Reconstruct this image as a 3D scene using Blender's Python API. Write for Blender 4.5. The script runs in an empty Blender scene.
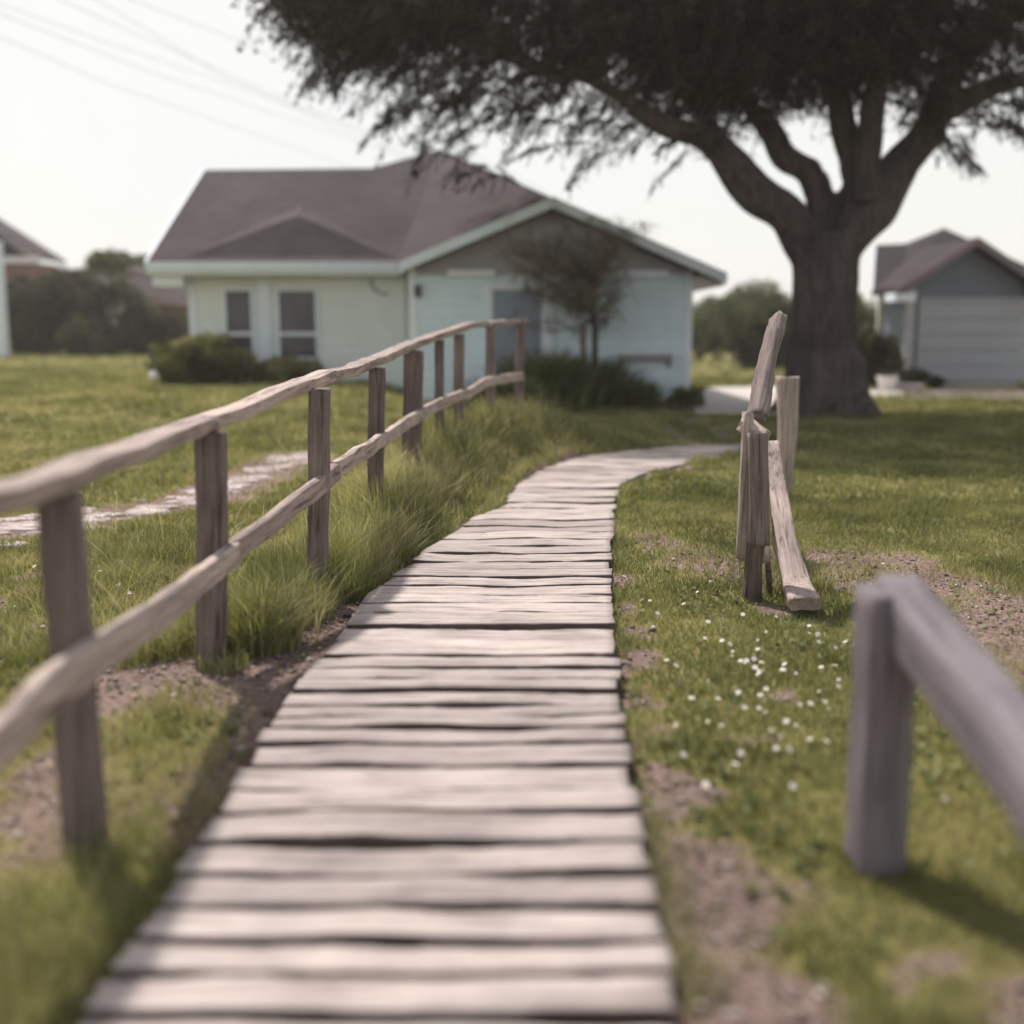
import bpy, bmesh, math, random
import numpy as np
from mathutils import Vector, Matrix, noise as mnoise

random.seed(7); rng = np.random.default_rng(7)
scene = bpy.context.scene
COL = scene.collection
R = math.radians

# ------------------------------------------------------------------ camera model
F = 1100.0; CX = CY = 512.0; H = 1.4; HOR = 330.0
PITCH = math.atan((CY - HOR) / F); CP, SP = math.cos(PITCH), math.sin(PITCH)
def ray(px, py):
    a = (px - CX) / F; b = -(py - CY) / F
    return (a, CP + b * SP, -SP + b * CP)
def gp(px, py, z=0.0):
    d = ray(px, py); t = (z - H) / d[2]
    return Vector((d[0] * t, d[1] * t, z))
def at(px, py, Y):
    d = ray(px, py); t = Y / d[1]
    return Vector((d[0] * t, Y, H + d[2] * t))

# ------------------------------------------------------------------ helpers
def tag(o, label=None, cat=None, group=None, kind=None):
    if label: o['label'] = label
    if cat: o['category'] = cat
    if group: o['group'] = group
    if kind: o['kind'] = kind
    return o
def empty(name, loc=(0, 0, 0), rz=0.0):
    o = bpy.data.objects.new(name, None); COL.objects.link(o)
    o.location = loc; o.rotation_euler = (0, 0, rz); o.empty_display_size = 0.2
    return o
def link(name, me, parent=None, M=None, mat=None):
    """M is the wanted WORLD matrix; parents are unrotated empties or world matrices are handled here."""
    o = bpy.data.objects.new(name, me); COL.objects.link(o)
    M = M or Matrix.Identity(4)
    if parent is not None:
        o.parent = parent
        o.matrix_basis = wm(parent).inverted() @ M
    else:
        o.matrix_basis = M
    if mat: me.materials.append(mat)
    return o
def wm(o):
    m = o.matrix_basis.copy()
    return wm(o.parent) @ m if o.parent else m
def mesh_np(name, V, Fs, smooth=False, attrs=None):
    """V (n,3); Fs list of (m,k) int arrays"""
    me = bpy.data.meshes.new(name)
    V = np.asarray(V, dtype=np.float32)
    me.vertices.add(len(V)); me.vertices.foreach_set('co', V.ravel())
    loops = np.concatenate([f.ravel() for f in Fs]).astype(np.int32)
    tot = np.concatenate([np.full(len(f), f.shape[1]) for f in Fs]).astype(np.int32)
    st = np.concatenate([[0], np.cumsum(tot)[:-1]]).astype(np.int32)
    me.loops.add(len(loops)); me.loops.foreach_set('vertex_index', loops)
    me.polygons.add(len(tot)); me.polygons.foreach_set('loop_start', st)
    me.update(calc_edges=True); me.validate()
    if smooth: me.polygons.foreach_set('use_smooth', np.ones(len(me.polygons), bool))
    if attrs:
        for k, a in attrs.items():
            at_ = me.attributes.new(k, 'FLOAT', 'POINT'); at_.data.foreach_set('value', np.asarray(a, dtype=np.float32))
    return me
def mesh_py(name, V, Fc, smooth=False):
    me = bpy.data.meshes.new(name); me.from_pydata([tuple(v) for v in V], [], [tuple(f) for f in Fc])
    bm = bmesh.new(); bm.from_mesh(me); bmesh.ops.recalc_face_normals(bm, faces=bm.faces); bm.to_mesh(me); bm.free()
    if smooth:
        for p in me.polygons: p.use_smooth = True
    return me

# value noise -------------------------------------------------------------
_perm = rng.random((256, 256))
def vnoise(x, y):
    xi = np.floor(x).astype(int); yi = np.floor(y).astype(int); fx = x - xi; fy = y - yi
    fx = fx * fx * (3 - 2 * fx); fy = fy * fy * (3 - 2 * fy)
    a = _perm[xi % 256, yi % 256]; b = _perm[(xi + 1) % 256, yi % 256]
    c = _perm[xi % 256, (yi + 1) % 256]; d = _perm[(xi + 1) % 256, (yi + 1) % 256]
    return (a * (1 - fx) + b * fx) * (1 - fy) + (c * (1 - fx) + d * fx) * fy
def fbm(x, y, o=4):
    s = 0; a = .5; t = 0
    for i in range(o):
        s = s + a * vnoise(x * 2 ** i + 17.3 * i, y * 2 ** i + 5.1 * i); t += a; a *= .5
    return s / t
def sstep(a, b, x):
    t = np.clip((x - a) / (b - a), 0, 1); return t * t * (3 - 2 * t)

# ------------------------------------------------------------------ materials
def newmat(name):
    m = bpy.data.materials.new(name); m.use_nodes = True
    nt = m.node_tree; nt.nodes.clear()
    out = nt.nodes.new('ShaderNodeOutputMaterial')
    return m, nt, out
def N(nt, t, **kw):
    n = nt.nodes.new('ShaderNode' + t)
    for k, v in kw.items():
        if k in n.inputs.keys(): n.inputs[k].default_value = v
        else: setattr(n, k, v)
    return n
def ramp(nt, stops, interp='LINEAR'):
    r = nt.nodes.new('ShaderNodeValToRGB'); r.color_ramp.interpolation = interp
    e = r.color_ramp.elements
    while len(e) < len(stops): e.new(0.5)
    for i, (p, c) in enumerate(stops):
        e[i].position = p; e[i].color = (*c, 1) if len(c) == 3 else c
    return r
def noise_tex(nt, vec, scale, detail=4, rough=.55, dist=0):
    n = nt.nodes.new('ShaderNodeTexNoise'); n.inputs['Scale'].default_value = scale
    n.inputs['Detail'].default_value = detail; n.inputs['Roughness'].default_value = rough
    n.inputs['Distortion'].default_value = dist
    nt.links.new(vec, n.inputs['Vector']); return n
def mixc(nt, fac, a, b, mode='MIX'):
    m = nt.nodes.new('ShaderNodeMix'); m.data_type = 'RGBA'; m.blend_type = mode
    for sock, v in ((m.inputs[0], fac), (m.inputs[6], a), (m.inputs[7], b)):
        if hasattr(v, 'is_linked') or isinstance(v, bpy.types.NodeSocket): nt.links.new(v, sock)
        else: sock.default_value = v if not isinstance(v, tuple) else ((*v, 1) if len(v) == 3 else v)
    return m.outputs[2]
def bump(nt, h, strength=.3, dist=.01):
    b = nt.nodes.new('ShaderNodeBump'); b.inputs['Strength'].default_value = strength
    b.inputs['Distance'].default_value = dist; nt.links.new(h, b.inputs['Height']); return b.outputs[0]

def wood_mat(name, light, mid, dark, rough=.85, bstr=.6):
    """weathered timber, grain along local X"""
    m, nt, out = newmat(name); L = nt.links.new
    tc = N(nt, 'TexCoord'); oi = N(nt, 'ObjectInfo')
    off = N(nt, 'VectorMath', operation='SCALE'); L(oi.outputs['Location'], off.inputs[0]); off.inputs[3].default_value = 7.31
    rnd = N(nt, 'VectorMath', operation='ADD'); L(tc.outputs['Object'], rnd.inputs[0]); 
    L(off.outputs[0], rnd.inputs[1])
    mp = N(nt, 'Mapping'); mp.inputs['Scale'].default_value = (1.2, 22, 22); L(rnd.outputs[0], mp.inputs[0])
    g1 = noise_tex(nt, mp.outputs[0], 1.6, 7, .65, .6)
    mp2 = N(nt, 'Mapping'); mp2.inputs['Scale'].default_value = (2.2, 70, 70); L(rnd.outputs[0], mp2.inputs[0])
    g2 = noise_tex(nt, mp2.outputs[0], 1.4, 5, .6, .3)
    big = noise_tex(nt, rnd.outputs[0], 3.0, 3, .5)
    r1 = ramp(nt, [(.30, dark), (.44, mid), (.66, light)]); L(g1.outputs[0], r1.inputs[0])
    r2 = ramp(nt, [(.34, (.36, .32, .31)), (.46, (1, 1, 1)), (1, (1, 1, 1))]); L(g2.outputs[0], r2.inputs[0])
    c = mixc(nt, .75, r1.outputs[0], r2.outputs[0], 'MULTIPLY')
    r3 = ramp(nt, [(.3, (.72, .70, .70)), (.6, (1.06, 1.03, 1))]); L(big.outputs[0], r3.inputs[0])
    c = mixc(nt, .8, c, r3.outputs[0], 'MULTIPLY')
    # per piece tone
    rp = ramp(nt, [(0, (.80, .78, .77)), (1, (1.12, 1.10, 1.06))]); L(oi.outputs['Random'], rp.inputs[0])
    c = mixc(nt, 1.0, c, rp.outputs[0], 'MULTIPLY')
    # lichen / stain spots
    sp = noise_tex(nt, rnd.outputs[0], 26, 3, .6); rs = ramp(nt, [(.64, (0, 0, 0)), (.72, (1, 1, 1))]); L(sp.outputs[0], rs.inputs[0])
    mf = N(nt, 'Math', operation='MULTIPLY'); L(rs.outputs[0], mf.inputs[0]); mf.inputs[1].default_value = .35
    c = mixc(nt, mf.outputs[0], c, (*[v * .45 for v in mid],))
    b = N(nt, 'BsdfPrincipled'); L(c, b.inputs['Base Color']); b.inputs['Roughness'].default_value = rough
    b.inputs['Specular IOR Level'].default_value = .25
    add = N(nt, 'Math', operation='ADD'); L(g1.outputs[0], add.inputs[0]); L(g2.outputs[0], add.inputs[1])
    L(bump(nt, add.outputs[0], bstr, .012), b.inputs['Normal'])
    L(b.outputs[0], out.inputs[0]); return m

def leaf_mat(name, stops, trans=.35, tcol=None, posscale=0.0, rough=.6):
    """foliage; tone picked per leaf from attribute 'tint'; optional patchy variation by position"""
    m, nt, out = newmat(name); L = nt.links.new
    a = N(nt, 'Attribute', attribute_name='tint')
    v = a.outputs['Fac']
    if posscale:
        tc = N(nt, 'TexCoord'); n = noise_tex(nt, tc.outputs['Object'], posscale, 4, .6)
        s = N(nt, 'Math', operation='MULTIPLY_ADD'); L(n.outputs[0], s.inputs[0]); s.inputs[1].default_value = 2.2; s.inputs[2].default_value = -1.1
        ad = N(nt, 'Math', operation='ADD', use_clamp=True); L(s.outputs[0], ad.inputs[0]); L(v, ad.inputs[1]); v = ad.outputs[0]
    r = ramp(nt, stops); L(v, r.inputs[0])
    b = N(nt, 'BsdfPrincipled'); L(r.outputs[0], b.inputs['Base Color']); b.inputs['Roughness'].default_value = rough
    b.inputs['Specular IOR Level'].default_value = .3
    t = N(nt, 'BsdfTranslucent')
    tm = mixc(nt, 1.0, r.outputs[0], tcol or (1.3, 1.35, .8), 'MULTIPLY'); L(tm, t.inputs[0])
    mx = N(nt, 'MixShader'); mx.inputs[0].default_value = trans
    L(b.outputs[0], mx.inputs[1]); L(t.outputs[0], mx.inputs[2]); L(mx.outputs[0], out.inputs[0]); return m

def plain(name, col, rough=.7, var=.12, scale=3, bstr=0, spec=.3, metallic=0):
    m, nt, out = newmat(name); L = nt.links.new
    tc = N(nt, 'TexCoord'); n = noise_tex(nt, tc.outputs['Object'], scale, 5, .6)
    r = ramp(nt, [(.3, tuple(v * (1 - var) for v in col)), (.7, tuple(min(1, v * (1 + var)) for v in col))]); L(n.outputs[0], r.inputs[0])
    b = N(nt, 'BsdfPrincipled'); L(r.outputs[0], b.inputs['Base Color']); b.inputs['Roughness'].default_value = rough
    b.inputs['Specular IOR Level'].default_value = spec; b.inputs['Metallic'].default_value = metallic
    if bstr:
        n2 = noise_tex(nt, tc.outputs['Object'], scale * 12, 4, .6); L(bump(nt, n2.outputs[0], bstr, .01), b.inputs['Normal'])
    L(b.outputs[0], out.inputs[0]); return m

M = {}
M['plank'] = wood_mat('weathered_plank', (.53, .475, .46), (.42, .37, .355), (.15, .12, .115))
M['rail'] = wood_mat('weathered_rail', (.52, .44, .405), (.38, .315, .29), (.13, .10, .095))
M['post'] = wood_mat('weathered_post', (.26, .215, .205), (.175, .14, .135), (.06, .046, .044))
M['grey_post'] = wood_mat('grey_timber', (.27, .245, .275), (.175, .155, .175), (.10, .085, .09))
M['dark_post'] = wood_mat('dark_timber', (.17, .13, .115), (.11, .085, .075), (.04, .03, .03))

def roof_mat(name, c1, c2):
    m, nt, out = newmat(name); L = nt.links.new
    tc = N(nt, 'TexCoord')
    n = noise_tex(nt, tc.outputs['Object'], .7, 5, .6)
    sx = N(nt, 'SeparateXYZ'); L(tc.outputs['Object'], sx.inputs[0])
    cb = N(nt, 'CombineXYZ'); L(sx.outputs[0], cb.inputs[0]); L(sx.outputs[2], cb.inputs[1])
    br = N(nt, 'TexBrick'); br.inputs['Scale'].default_value = 1.0; br.inputs['Brick Width'].default_value = .33
    br.inputs['Row Height'].default_value = .075; br.inputs['Mortar Size'].default_value = .006
    br.inputs['Color1'].default_value = (1, 1, 1, 1); br.inputs['Color2'].default_value = (.75, .74, .74, 1); br.inputs['Mortar'].default_value = (.45, .44, .44, 1)
    L(cb.outputs[0], br.inputs['Vector'])
    r = ramp(nt, [(.3, c1), (.7, c2)]); L(n.outputs[0], r.inputs[0])
    c = mixc(nt, .8, r.outputs[0], br.outputs[0], 'MULTIPLY')
    b = N(nt, 'BsdfPrincipled'); L(c, b.inputs['Base Color']); b.inputs['Roughness'].default_value = .95
    b.inputs['Specular IOR Level'].default_value = .15
    L(bump(nt, br.outputs[0], .4, .01), b.inputs['Normal']); L(b.outputs[0], out.inputs[0]); return m
M['roof'] = roof_mat('brown_shingles', (.064, .051, .054), (.092, .074, .077))
M['roof_dark'] = roof_mat('dark_brown_shingles', (.048, .040, .043), (.068, .056, .060))
M['aqua'] = plain('aqua_siding_paint', (.66, .785, .86), .65, .07, .8, .1)
M['cream'] = plain('cream_siding_paint', (.76, .80, .765), .65, .07, .8, .1)
M['trim'] = plain('white_trim_paint', (.76, .82, .88), .5, .05, 1.5)
M['fascia'] = plain('pale_blue_fascia_paint', (.72, .80, .87), .5, .05, 1.5)
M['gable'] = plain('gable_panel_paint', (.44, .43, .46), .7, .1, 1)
M['door'] = plain('slate_blue_door_paint', (.24, .29, .36), .5, .08, 1.2)
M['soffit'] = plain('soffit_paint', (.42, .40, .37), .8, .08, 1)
M['slate'] = plain('slate_siding_paint', (.16, .185, .225), .7, .08, .8, .1)
M['garage'] = plain('garage_door_paint', (.37, .385, .425), .55, .05, .8)
M['concrete'] = plain('pale_concrete', (.50, .45, .42), .9, .12, 1.3, .3)
M['brick'] = plain('red_brown_brick', (.22, .14, .12), .9, .15, 2, .3)
M['iron'] = plain('dark_metal', (.07, .06, .06), .5, .2, 4)
M['white_plastic'] = plain('white_plastic', (.78, .74, .70), .4, .04, 3)
M['cable'] = plain('cable_sheath', (.16, .17, .19), .6, .1, 3)
M['petal'] = plain('white_petals', (.82, .78, .74), .6, .05, 8)
M['pollen'] = plain('yellow_flower_centre', (.60, .42, .08), .7, .1, 8)
def glass_mat():
    m, nt, out = newmat('dark_window_glass'); L = nt.links.new
    b = N(nt, 'BsdfPrincipled'); tc = N(nt, 'TexCoord'); n = noise_tex(nt, tc.outputs['Object'], 1.3, 3, .5)
    r = ramp(nt, [(.3, (.035, .03, .04)), (.7, (.10, .09, .105))]); L(n.outputs[0], r.inputs[0]); L(r.outputs[0], b.inputs['Base Color'])
    b.inputs['Roughness'].default_value = .12; b.inputs['Specular IOR Level'].default_value = .5
    L(b.outputs[0], out.inputs[0]); return m
M['glass'] = glass_mat()
def bark_mat(name, a, b_, sc=1.0):
    m, nt, out = newmat(name); L = nt.links.new
    tc = N(nt, 'TexCoord'); mp = N(nt, 'Mapping'); mp.inputs['Scale'].default_value = (7 * sc, 7 * sc, 1.6 * sc); L(tc.outputs['Object'], mp.inputs[0])
    n = noise_tex(nt, mp.outputs[0], 1.5, 8, .7, .8); n2 = noise_tex(nt, tc.outputs['Object'], 1.2 * sc, 3, .5)
    r = ramp(nt, [(.32, a), (.68, b_)]); L(n.outputs[0], r.inputs[0])
    r2 = ramp(nt, [(.3, (.75, .74, .76)), (.7, (1.15, 1.12, 1.08))]); L(n2.outputs[0], r2.inputs[0])
    c = mixc(nt, 1., r.outputs[0], r2.outputs[0], 'MULTIPLY')
    b = N(nt, 'BsdfPrincipled'); L(c, b.inputs['Base Color']); b.inputs['Roughness'].default_value = .95; b.inputs['Specular IOR Level'].default_value = .15
    L(bump(nt, n.outputs[0], 1.0, .06), b.inputs['Normal']); L(b.outputs[0], out.inputs[0]); return m
M['bark'] = bark_mat('grey_brown_bark', (.045, .036, .038), (.155, .128, .13))
M['twig'] = bark_mat('twig_bark', (.06, .045, .04), (.13, .10, .09), 4)

# ------------------------------------------------------------------ timber pieces
def timber(name, pts, w, h, mat, parent, up=(0, 0, 1), wave=.006, seg=.06, w1=None, h1=None, rough_end=.0, seed=None, corner=.22, label=None, sag=None, shear=None, edge_mat=None):
    """rough sawn piece following pts (world). Local X runs from the first to the last point."""
    seed = random.random() * 100 if seed is None else seed
    pts = [Vector(p) for p in pts]; p0, p1 = pts[0], pts[-1]
    ax = (p1 - p0); Ln = ax.length; ax.normalize(); up = Vector(up)
    ay = up.cross(ax).normalized(); az = ax.cross(ay).normalized()
    Mw = Matrix(((ax.x, ay.x, az.x, p0.x), (ax.y, ay.y, az.y, p0.y), (ax.z, ay.z, az.z, p0.z), (0, 0, 0, 1)))
    inv = Mw.inverted(); lp = [inv @ p for p in pts]
    n = max(6, int(Ln / seg)); w1 = w if w1 is None else w1; h1 = h if h1 is None else h1
    xs = [q.x for q in lp]
    # cross-section: rounded rectangle with 16 points
    sec = []
    c = corner
    for (sx, sz) in ((1, -1), (1, 1), (-1, 1), (-1, -1)):
        if (sx, sz) in ((1, 1), (-1, -1)): sec += [(sx, sz * (1 - c)), (sx * (1 - c * .3), sz * (1 - c * .3)), (sx * (1 - c), sz), (sx * .3, sz)]
        else: sec += [(sx * (1 - c), sz), (sx * (1 - c * .3), sz * (1 - c * .3)), (sx, sz * (1 - c)), (sx, sz * .3)]
    K = len(sec); V = []
    def ctr(x):
        for i in range(len(xs) - 1):
            if x <= xs[i + 1] or i == len(xs) - 2:
                d = xs[i + 1] - xs[i]; t = 0 if d == 0 else (x - xs[i]) / d
                t = min(1, max(0, t)); t = t * t * (3 - 2 * t) * .5 + t * .5
                return lp[i].lerp(lp[i + 1], t)
    for i in range(n + 1):
        t = i / n; x = Ln * t; cc = ctr(x)
        ww = (w + (w1 - w) * t) / 2; hh = (h + (h1 - h) * t) / 2
        dy = mnoise.noise(Vector((x * 2.2, seed, 0))) * wave * 2; dz = mnoise.noise(Vector((x * 2.2, seed, 9))) * wave * 2
        if sag: dz += sag * (1 - (2 * t - 1) ** 2)
        for k, (sy, sz) in enumerate(sec):
            nn = mnoise.noise(Vector((x * 5, seed + sy * 1.7, sz * 1.7))) * wave + mnoise.noise(Vector((x * 16, seed + 5 + sy * 3, sz * 3))) * wave * .45
            ex = 0
            if i in (0, n): ex = mnoise.noise(Vector((seed, sy * 2, sz * 2))) * rough_end * (1 if i else -1)
            if shear: ex += sy * (shear[0] * (1 - t) + shear[1] * t)
            V.append((x + ex, cc.y + dy + sy * (ww + nn), cc.z + dz + sz * (hh + nn)))
    Fc = []
    for i in range(n):
        for k in range(K):
            a = i * K + k; b = i * K + (k + 1) % K; Fc.append((a, b, b + K, a + K))
    Fc.append(tuple(range(K))); Fc.append(tuple(range(n * K, n * K + K)))
    me = mesh_py(name, V, Fc)
    for p in me.polygons: p.use_smooth = len(p.vertices) == 4
    o = link(name, me, parent, Mw, mat)
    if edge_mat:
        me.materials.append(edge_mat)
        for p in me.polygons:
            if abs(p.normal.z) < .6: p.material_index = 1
    if label: o['label'] = label
    return o

# ------------------------------------------------------------------ terrain
def np_gp(pl, z=0.0): return [gp(a, b, z) for a, b in pl]
def dist_poly(x, y, pts):
    d = np.full(np.shape(x), 1e9); 
    for a, b in zip(pts[:-1], pts[1:]):
        ax, ay, bx, by = a[0], a[1], b[0], b[1]; vx, vy = bx - ax, by - ay
        t = np.clip(((x - ax) * vx + (y - ay) * vy) / (vx * vx + vy * vy), 0, 1)
        d = np.minimum(d, np.hypot(x - ax - t * vx, y - ay - t * vy))
    return d
# boardwalk outline (rows of the photo put on the plank plane)
BZ = .075
LE = [(40, 1090), (95, 1000), (120, 965), (147, 925), (172, 888), (192, 850), (214, 818), (236, 780), (255, 745), (276, 715), (294, 688), (316, 660), (340, 637), (363, 596), (400, 571), (426, 549), (453, 532), (472, 518), (502, 506), (519, 483), (534, 473), (559, 463), (582, 455.5), (639, 450), (700, 443.5)]
RE = [(700, 1090), (676, 1000), (668, 960), (655, 900), (645, 850), (636, 800), (628, 750), (622, 700), (617, 660), (612, 620), (609, 582), (611, 549), (614, 520), (616, 500), (622, 483), (645, 473), (690, 463), (738, 454), (750, 443.5)]
LEw = [gp(a, b, BZ) for a, b in LE]; REw = [gp(a, b, BZ) for a, b in RE]
ly = np.array([p.y for p in LEw]); lx = np.array([p.x for p in LEw]); ry = np.array([p.y for p in REw]); rx = np.array([p.x for p in REw])
def bw_left(y): return np.interp(y, ly, lx)
def bw_right(y): return np.interp(y, ry, rx)
Y_END = gp(650, 444, BZ).y
# fence line on the left (base points)
FP = [gp(85, 852), gp(211, 668), gp(316, 602)]
FENCE = [(FP[0].x, FP[0].y), (FP[1].x, FP[1].y), (FP[2].x, FP[2].y)]
for px, Y in ((372, 7.6), (410, 9.0), (438, 9.8), (459, 10.5), (489, 11.5), (518, 12.5)):
    FENCE.append((at(px, 400, Y).x, Y))
MOUND = [(FENCE[3][0] + .0, 7.6), (FENCE[4][0] + .05, 9.0), (FENCE[6][0], 10.5), (FENCE[8][0] - .05, 12.5), (FENCE[8][0] + .2, 13.8)]
def ground_z(x, y):
    x = np.asarray(x, float); y = np.asarray(y, float)
    d = dist_poly(x, y, MOUND)
    hgt = .36 * sstep(6.3, 11.5, y) * (1 - sstep(13.2, 17, y))
    z = hgt * np.exp(-(d / .85) ** 2)
    near = 1 - sstep(18, 40, np.abs(y))
    z = z + .3 * sstep(12, 21, y) * (1 - sstep(-3.2, -1.6, x))
    z = z + (fbm(x * .9 + 40, y * .9 + 40, 3) - .5) * .05 * near
    z = z + (fbm(x * 5 + 3, y * 5 + 9, 3) - .5) * .022 * near
    drr = x - bw_right(y)
    z = z + .06 * sstep(5.5, 8, y) * sstep(-.1, .0, drr) * (1 - sstep(.3, 1.3, drr)) * (1 - sstep(Y_END + .6, Y_END + 2, y))
    # keep the soil below the planks
    inside = sstep(-.05, .09, np.minimum(x - bw_left(y), bw_right(y) - x)) * (y < Y_END + .3)
    z = z * (1 - inside) + np.minimum(z, -.05) * inside
    # houses stand on level soil
    return z
LPATH = [gp(-140, 545), gp(-20, 530), gp(60, 523), gp(140, 511), gp(215, 494), gp(262, 474), gp(306, 456)]
RSAND = [gp(822, 566), gp(900, 570), gp(965, 585), gp(1040, 628), gp(1150, 700)]
RDRY = [gp(640, 545), gp(700, 560), gp(760, 575), gp(850, 575)]
def dirt_mask(x, y):
    """0 grass .. 1 bare soil"""
    n = fbm(x * 2.2 + 11, y * 2.2 + 3, 4); n2 = fbm(x * 6 + 1, y * 6 + 30, 3)
    m = np.zeros(np.shape(x))
    L = bw_left(y); Rr = bw_right(y)
    # left strip between posts and planks
    dl = L - x
    wleft = np.interp(y, [1.5, 2.6, 3.3, 4.2, 5.3, 5.9, 6.6, 8, 12], [.75, .62, .68, .85, .55, .34, .07, .02, .0])
    m = np.maximum(m, (1 - sstep(-.12, .12, dl - wleft + (n - .5) * .9)) * (dl > -.1))
    # green tuft patch inside it
    g = gp(165, 745); m = m * (1 - .95 * np.exp(-(((x - g.x) / .26) ** 2 + ((y - g.y) / .5) ** 2) ** 1.5))
    g = gp(60, 950); m = m * (1 - .95 * np.exp(-(((x - g.x) / .42) ** 2 + ((y - g.y) / .8) ** 2) ** 1.5))
    # right strip
    dr = x - Rr
    wr = np.interp(y, [1.5, 2.4, 2.9, 3.3, 3.9, 5, 7, 12], [.36, .26, .17, .12, .07, .04, .03, .02])
    m = np.maximum(m, (1 - sstep(-.15, .15, dr - wr + (n - .5) * 1.0)) * (dr > -.1))
    m = np.maximum(m, .85 * (1 - sstep(.28, .62, dist_poly(x, y, LPATH) + (n - .5) * .7)))
    m = np.maximum(m, .80 * (1 - sstep(.12, .55, dist_poly(x, y, RSAND) + (n - .5) * .9)))
    m = np.maximum(m, .55 * (1 - sstep(.1, .6, dist_poly(x, y, RDRY) + (n - .5) * .9)))
    # worn patches in the near right lawn
    m = np.maximum(m, sstep(.62, .76, n + .06 * (1 - sstep(2.2, 4.5, y))) * .9 * (1 - sstep(5, 7, y)) * (x > Rr))
    m = np.maximum(m, sstep(.62, .70, n) * .6 * (1 - sstep(6, 9, y)) * (x < L))
    inb = (x > L) & (x < Rr) & (y < Y_END)
    m = np.where(inb, 1.0, m)
    return np.clip(m + (n2 - .5) * .25 * (m > .05) * (m < .95), 0, 1)

def lines(a, b, s0, growth, limit):
    out = [a]; s = s0; v = a
    while v < b: v += s; out.append(v)
    while v < limit: s *= growth; v += s; out.append(v)
    return out
ys = np.array([-60, -30, -15, -8, -4, -2, -.5] + lines(.4, 11, .055, 1.07, 900))
xp = lines(0, 4.5, .06, 1.09, 700); xs_ = np.array([-v for v in xp[:0:-1]] + xp)
GX, GY = np.meshgrid(xs_, ys); GZ = ground_z(GX, GY)
nx, ny = len(xs_), len(ys)
idx = np.arange(nx * ny).reshape(ny, nx)
faces = np.stack([idx[:-1, :-1].ravel(), idx[:-1, 1:].ravel(), idx[1:, 1:].ravel(), idx[1:, :-1].ravel()], 1)
me = mesh_np('ground', np.stack([GX.ravel(), GY.ravel(), GZ.ravel()], 1), [faces], True, {'soil': dirt_mask(GX.ravel(), GY.ravel())})
def ground_mat():
    m, nt, out = newmat('lawn_and_soil'); L = nt.links.new
    tc = N(nt, 'TexCoord'); a = N(nt, 'Attribute', attribute_name='soil')
    big = noise_tex(nt, tc.outputs['Object'], .35, 4, .6); mid = noise_tex(nt, tc.outputs['Object'], 3, 5, .65); fine = noise_tex(nt, tc.outputs['Object'], 45, 5, .7)
    g = ramp(nt, [(.3, (.14, .135, .05)), (.5, (.21, .19, .08)), (.72, (.28, .245, .12))]); L(mid.outputs[0], g.inputs[0])
    g2 = ramp(nt, [(.3, (.8, .86, .8)), (.7, (1.25, 1.15, 1.0))]); L(big.outputs[0], g2.inputs[0])
    gc = mixc(nt, 1., g.outputs[0], g2.outputs[0], 'MULTIPLY')
    vor = N(nt, 'TexVoronoi'); vor.inputs['Scale'].default_value = 70; L(tc.outputs['Object'], vor.inputs['Vector'])
    s = ramp(nt, [(.25, (.075, .05, .042)), (.5, (.19, .14, .12)), (.75, (.40, .325, .29))]); L(fine.outputs[0], s.inputs[0])
    s2 = ramp(nt, [(.3, (.72, .68, .66)), (.7, (1.25, 1.2, 1.18))]); L(mid.outputs[0], s2.inputs[0])
    sc = mixc(nt, 1., s.outputs[0], s2.outputs[0], 'MULTIPLY')
    sv = ramp(nt, [(0, (.6, .6, .6)), (.5, (1.25, 1.25, 1.25))]); L(vor.outputs['Color'], sv.inputs[0])
    sc = mixc(nt, .7, sc, sv.outputs[0], 'MULTIPLY')
    ad = N(nt, 'Math', operation='MULTIPLY_ADD'); L(fine.outputs[0], ad.inputs[0]); ad.inputs[1].default_value = .5; L(a.outputs['Fac'], ad.inputs[2])
    f = ramp(nt, [(.45, (0, 0, 0)), (.75, (1, 1, 1))]); L(ad.outputs[0], f.inputs[0])
    c = mixc(nt, f.outputs[0], gc, sc)
    b = N(nt, 'BsdfPrincipled'); L(c, b.inputs['Base Color']); b.inputs['Roughness'].default_value = 1; b.inputs['Specular IOR Level'].default_value = .1
    L(bump(nt, fine.outputs[0], .8, .02), b.inputs['Normal']); L(b.outputs[0], out.inputs[0]); return m
o = link('ground', me, None, None, ground_mat()); tag(o, kind='structure')

def slab(name, pl, z, mat, th=.05):
    P = [Vector((p[0], p[1], z)) for p in pl]; n = len(P)
    V = P + [p - Vector((0, 0, th)) for p in P]
    Fc = [tuple(range(n)), tuple(range(2 * n - 1, n - 1, -1))] + [(i, i + n, (i + 1) % n + n, (i + 1) % n) for i in range(n)]
    o = link(name, mesh_py(name, V, Fc), None, None, mat); tag(o, kind='structure'); return o
slab('driveway', [gp(694, 414), gp(706, 389), gp(770, 387), gp(900, 390), gp(905, 397), gp(840, 404), gp(775, 416)], .035, M['concrete'])
slab('garage_driveway', [gp(905, 391.5), gp(1200, 391.5), gp(1230, 401), gp(880, 400)], .03, plain('worn_asphalt', (.17, .13, .13), .95, .15, 1.5, .3))

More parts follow.
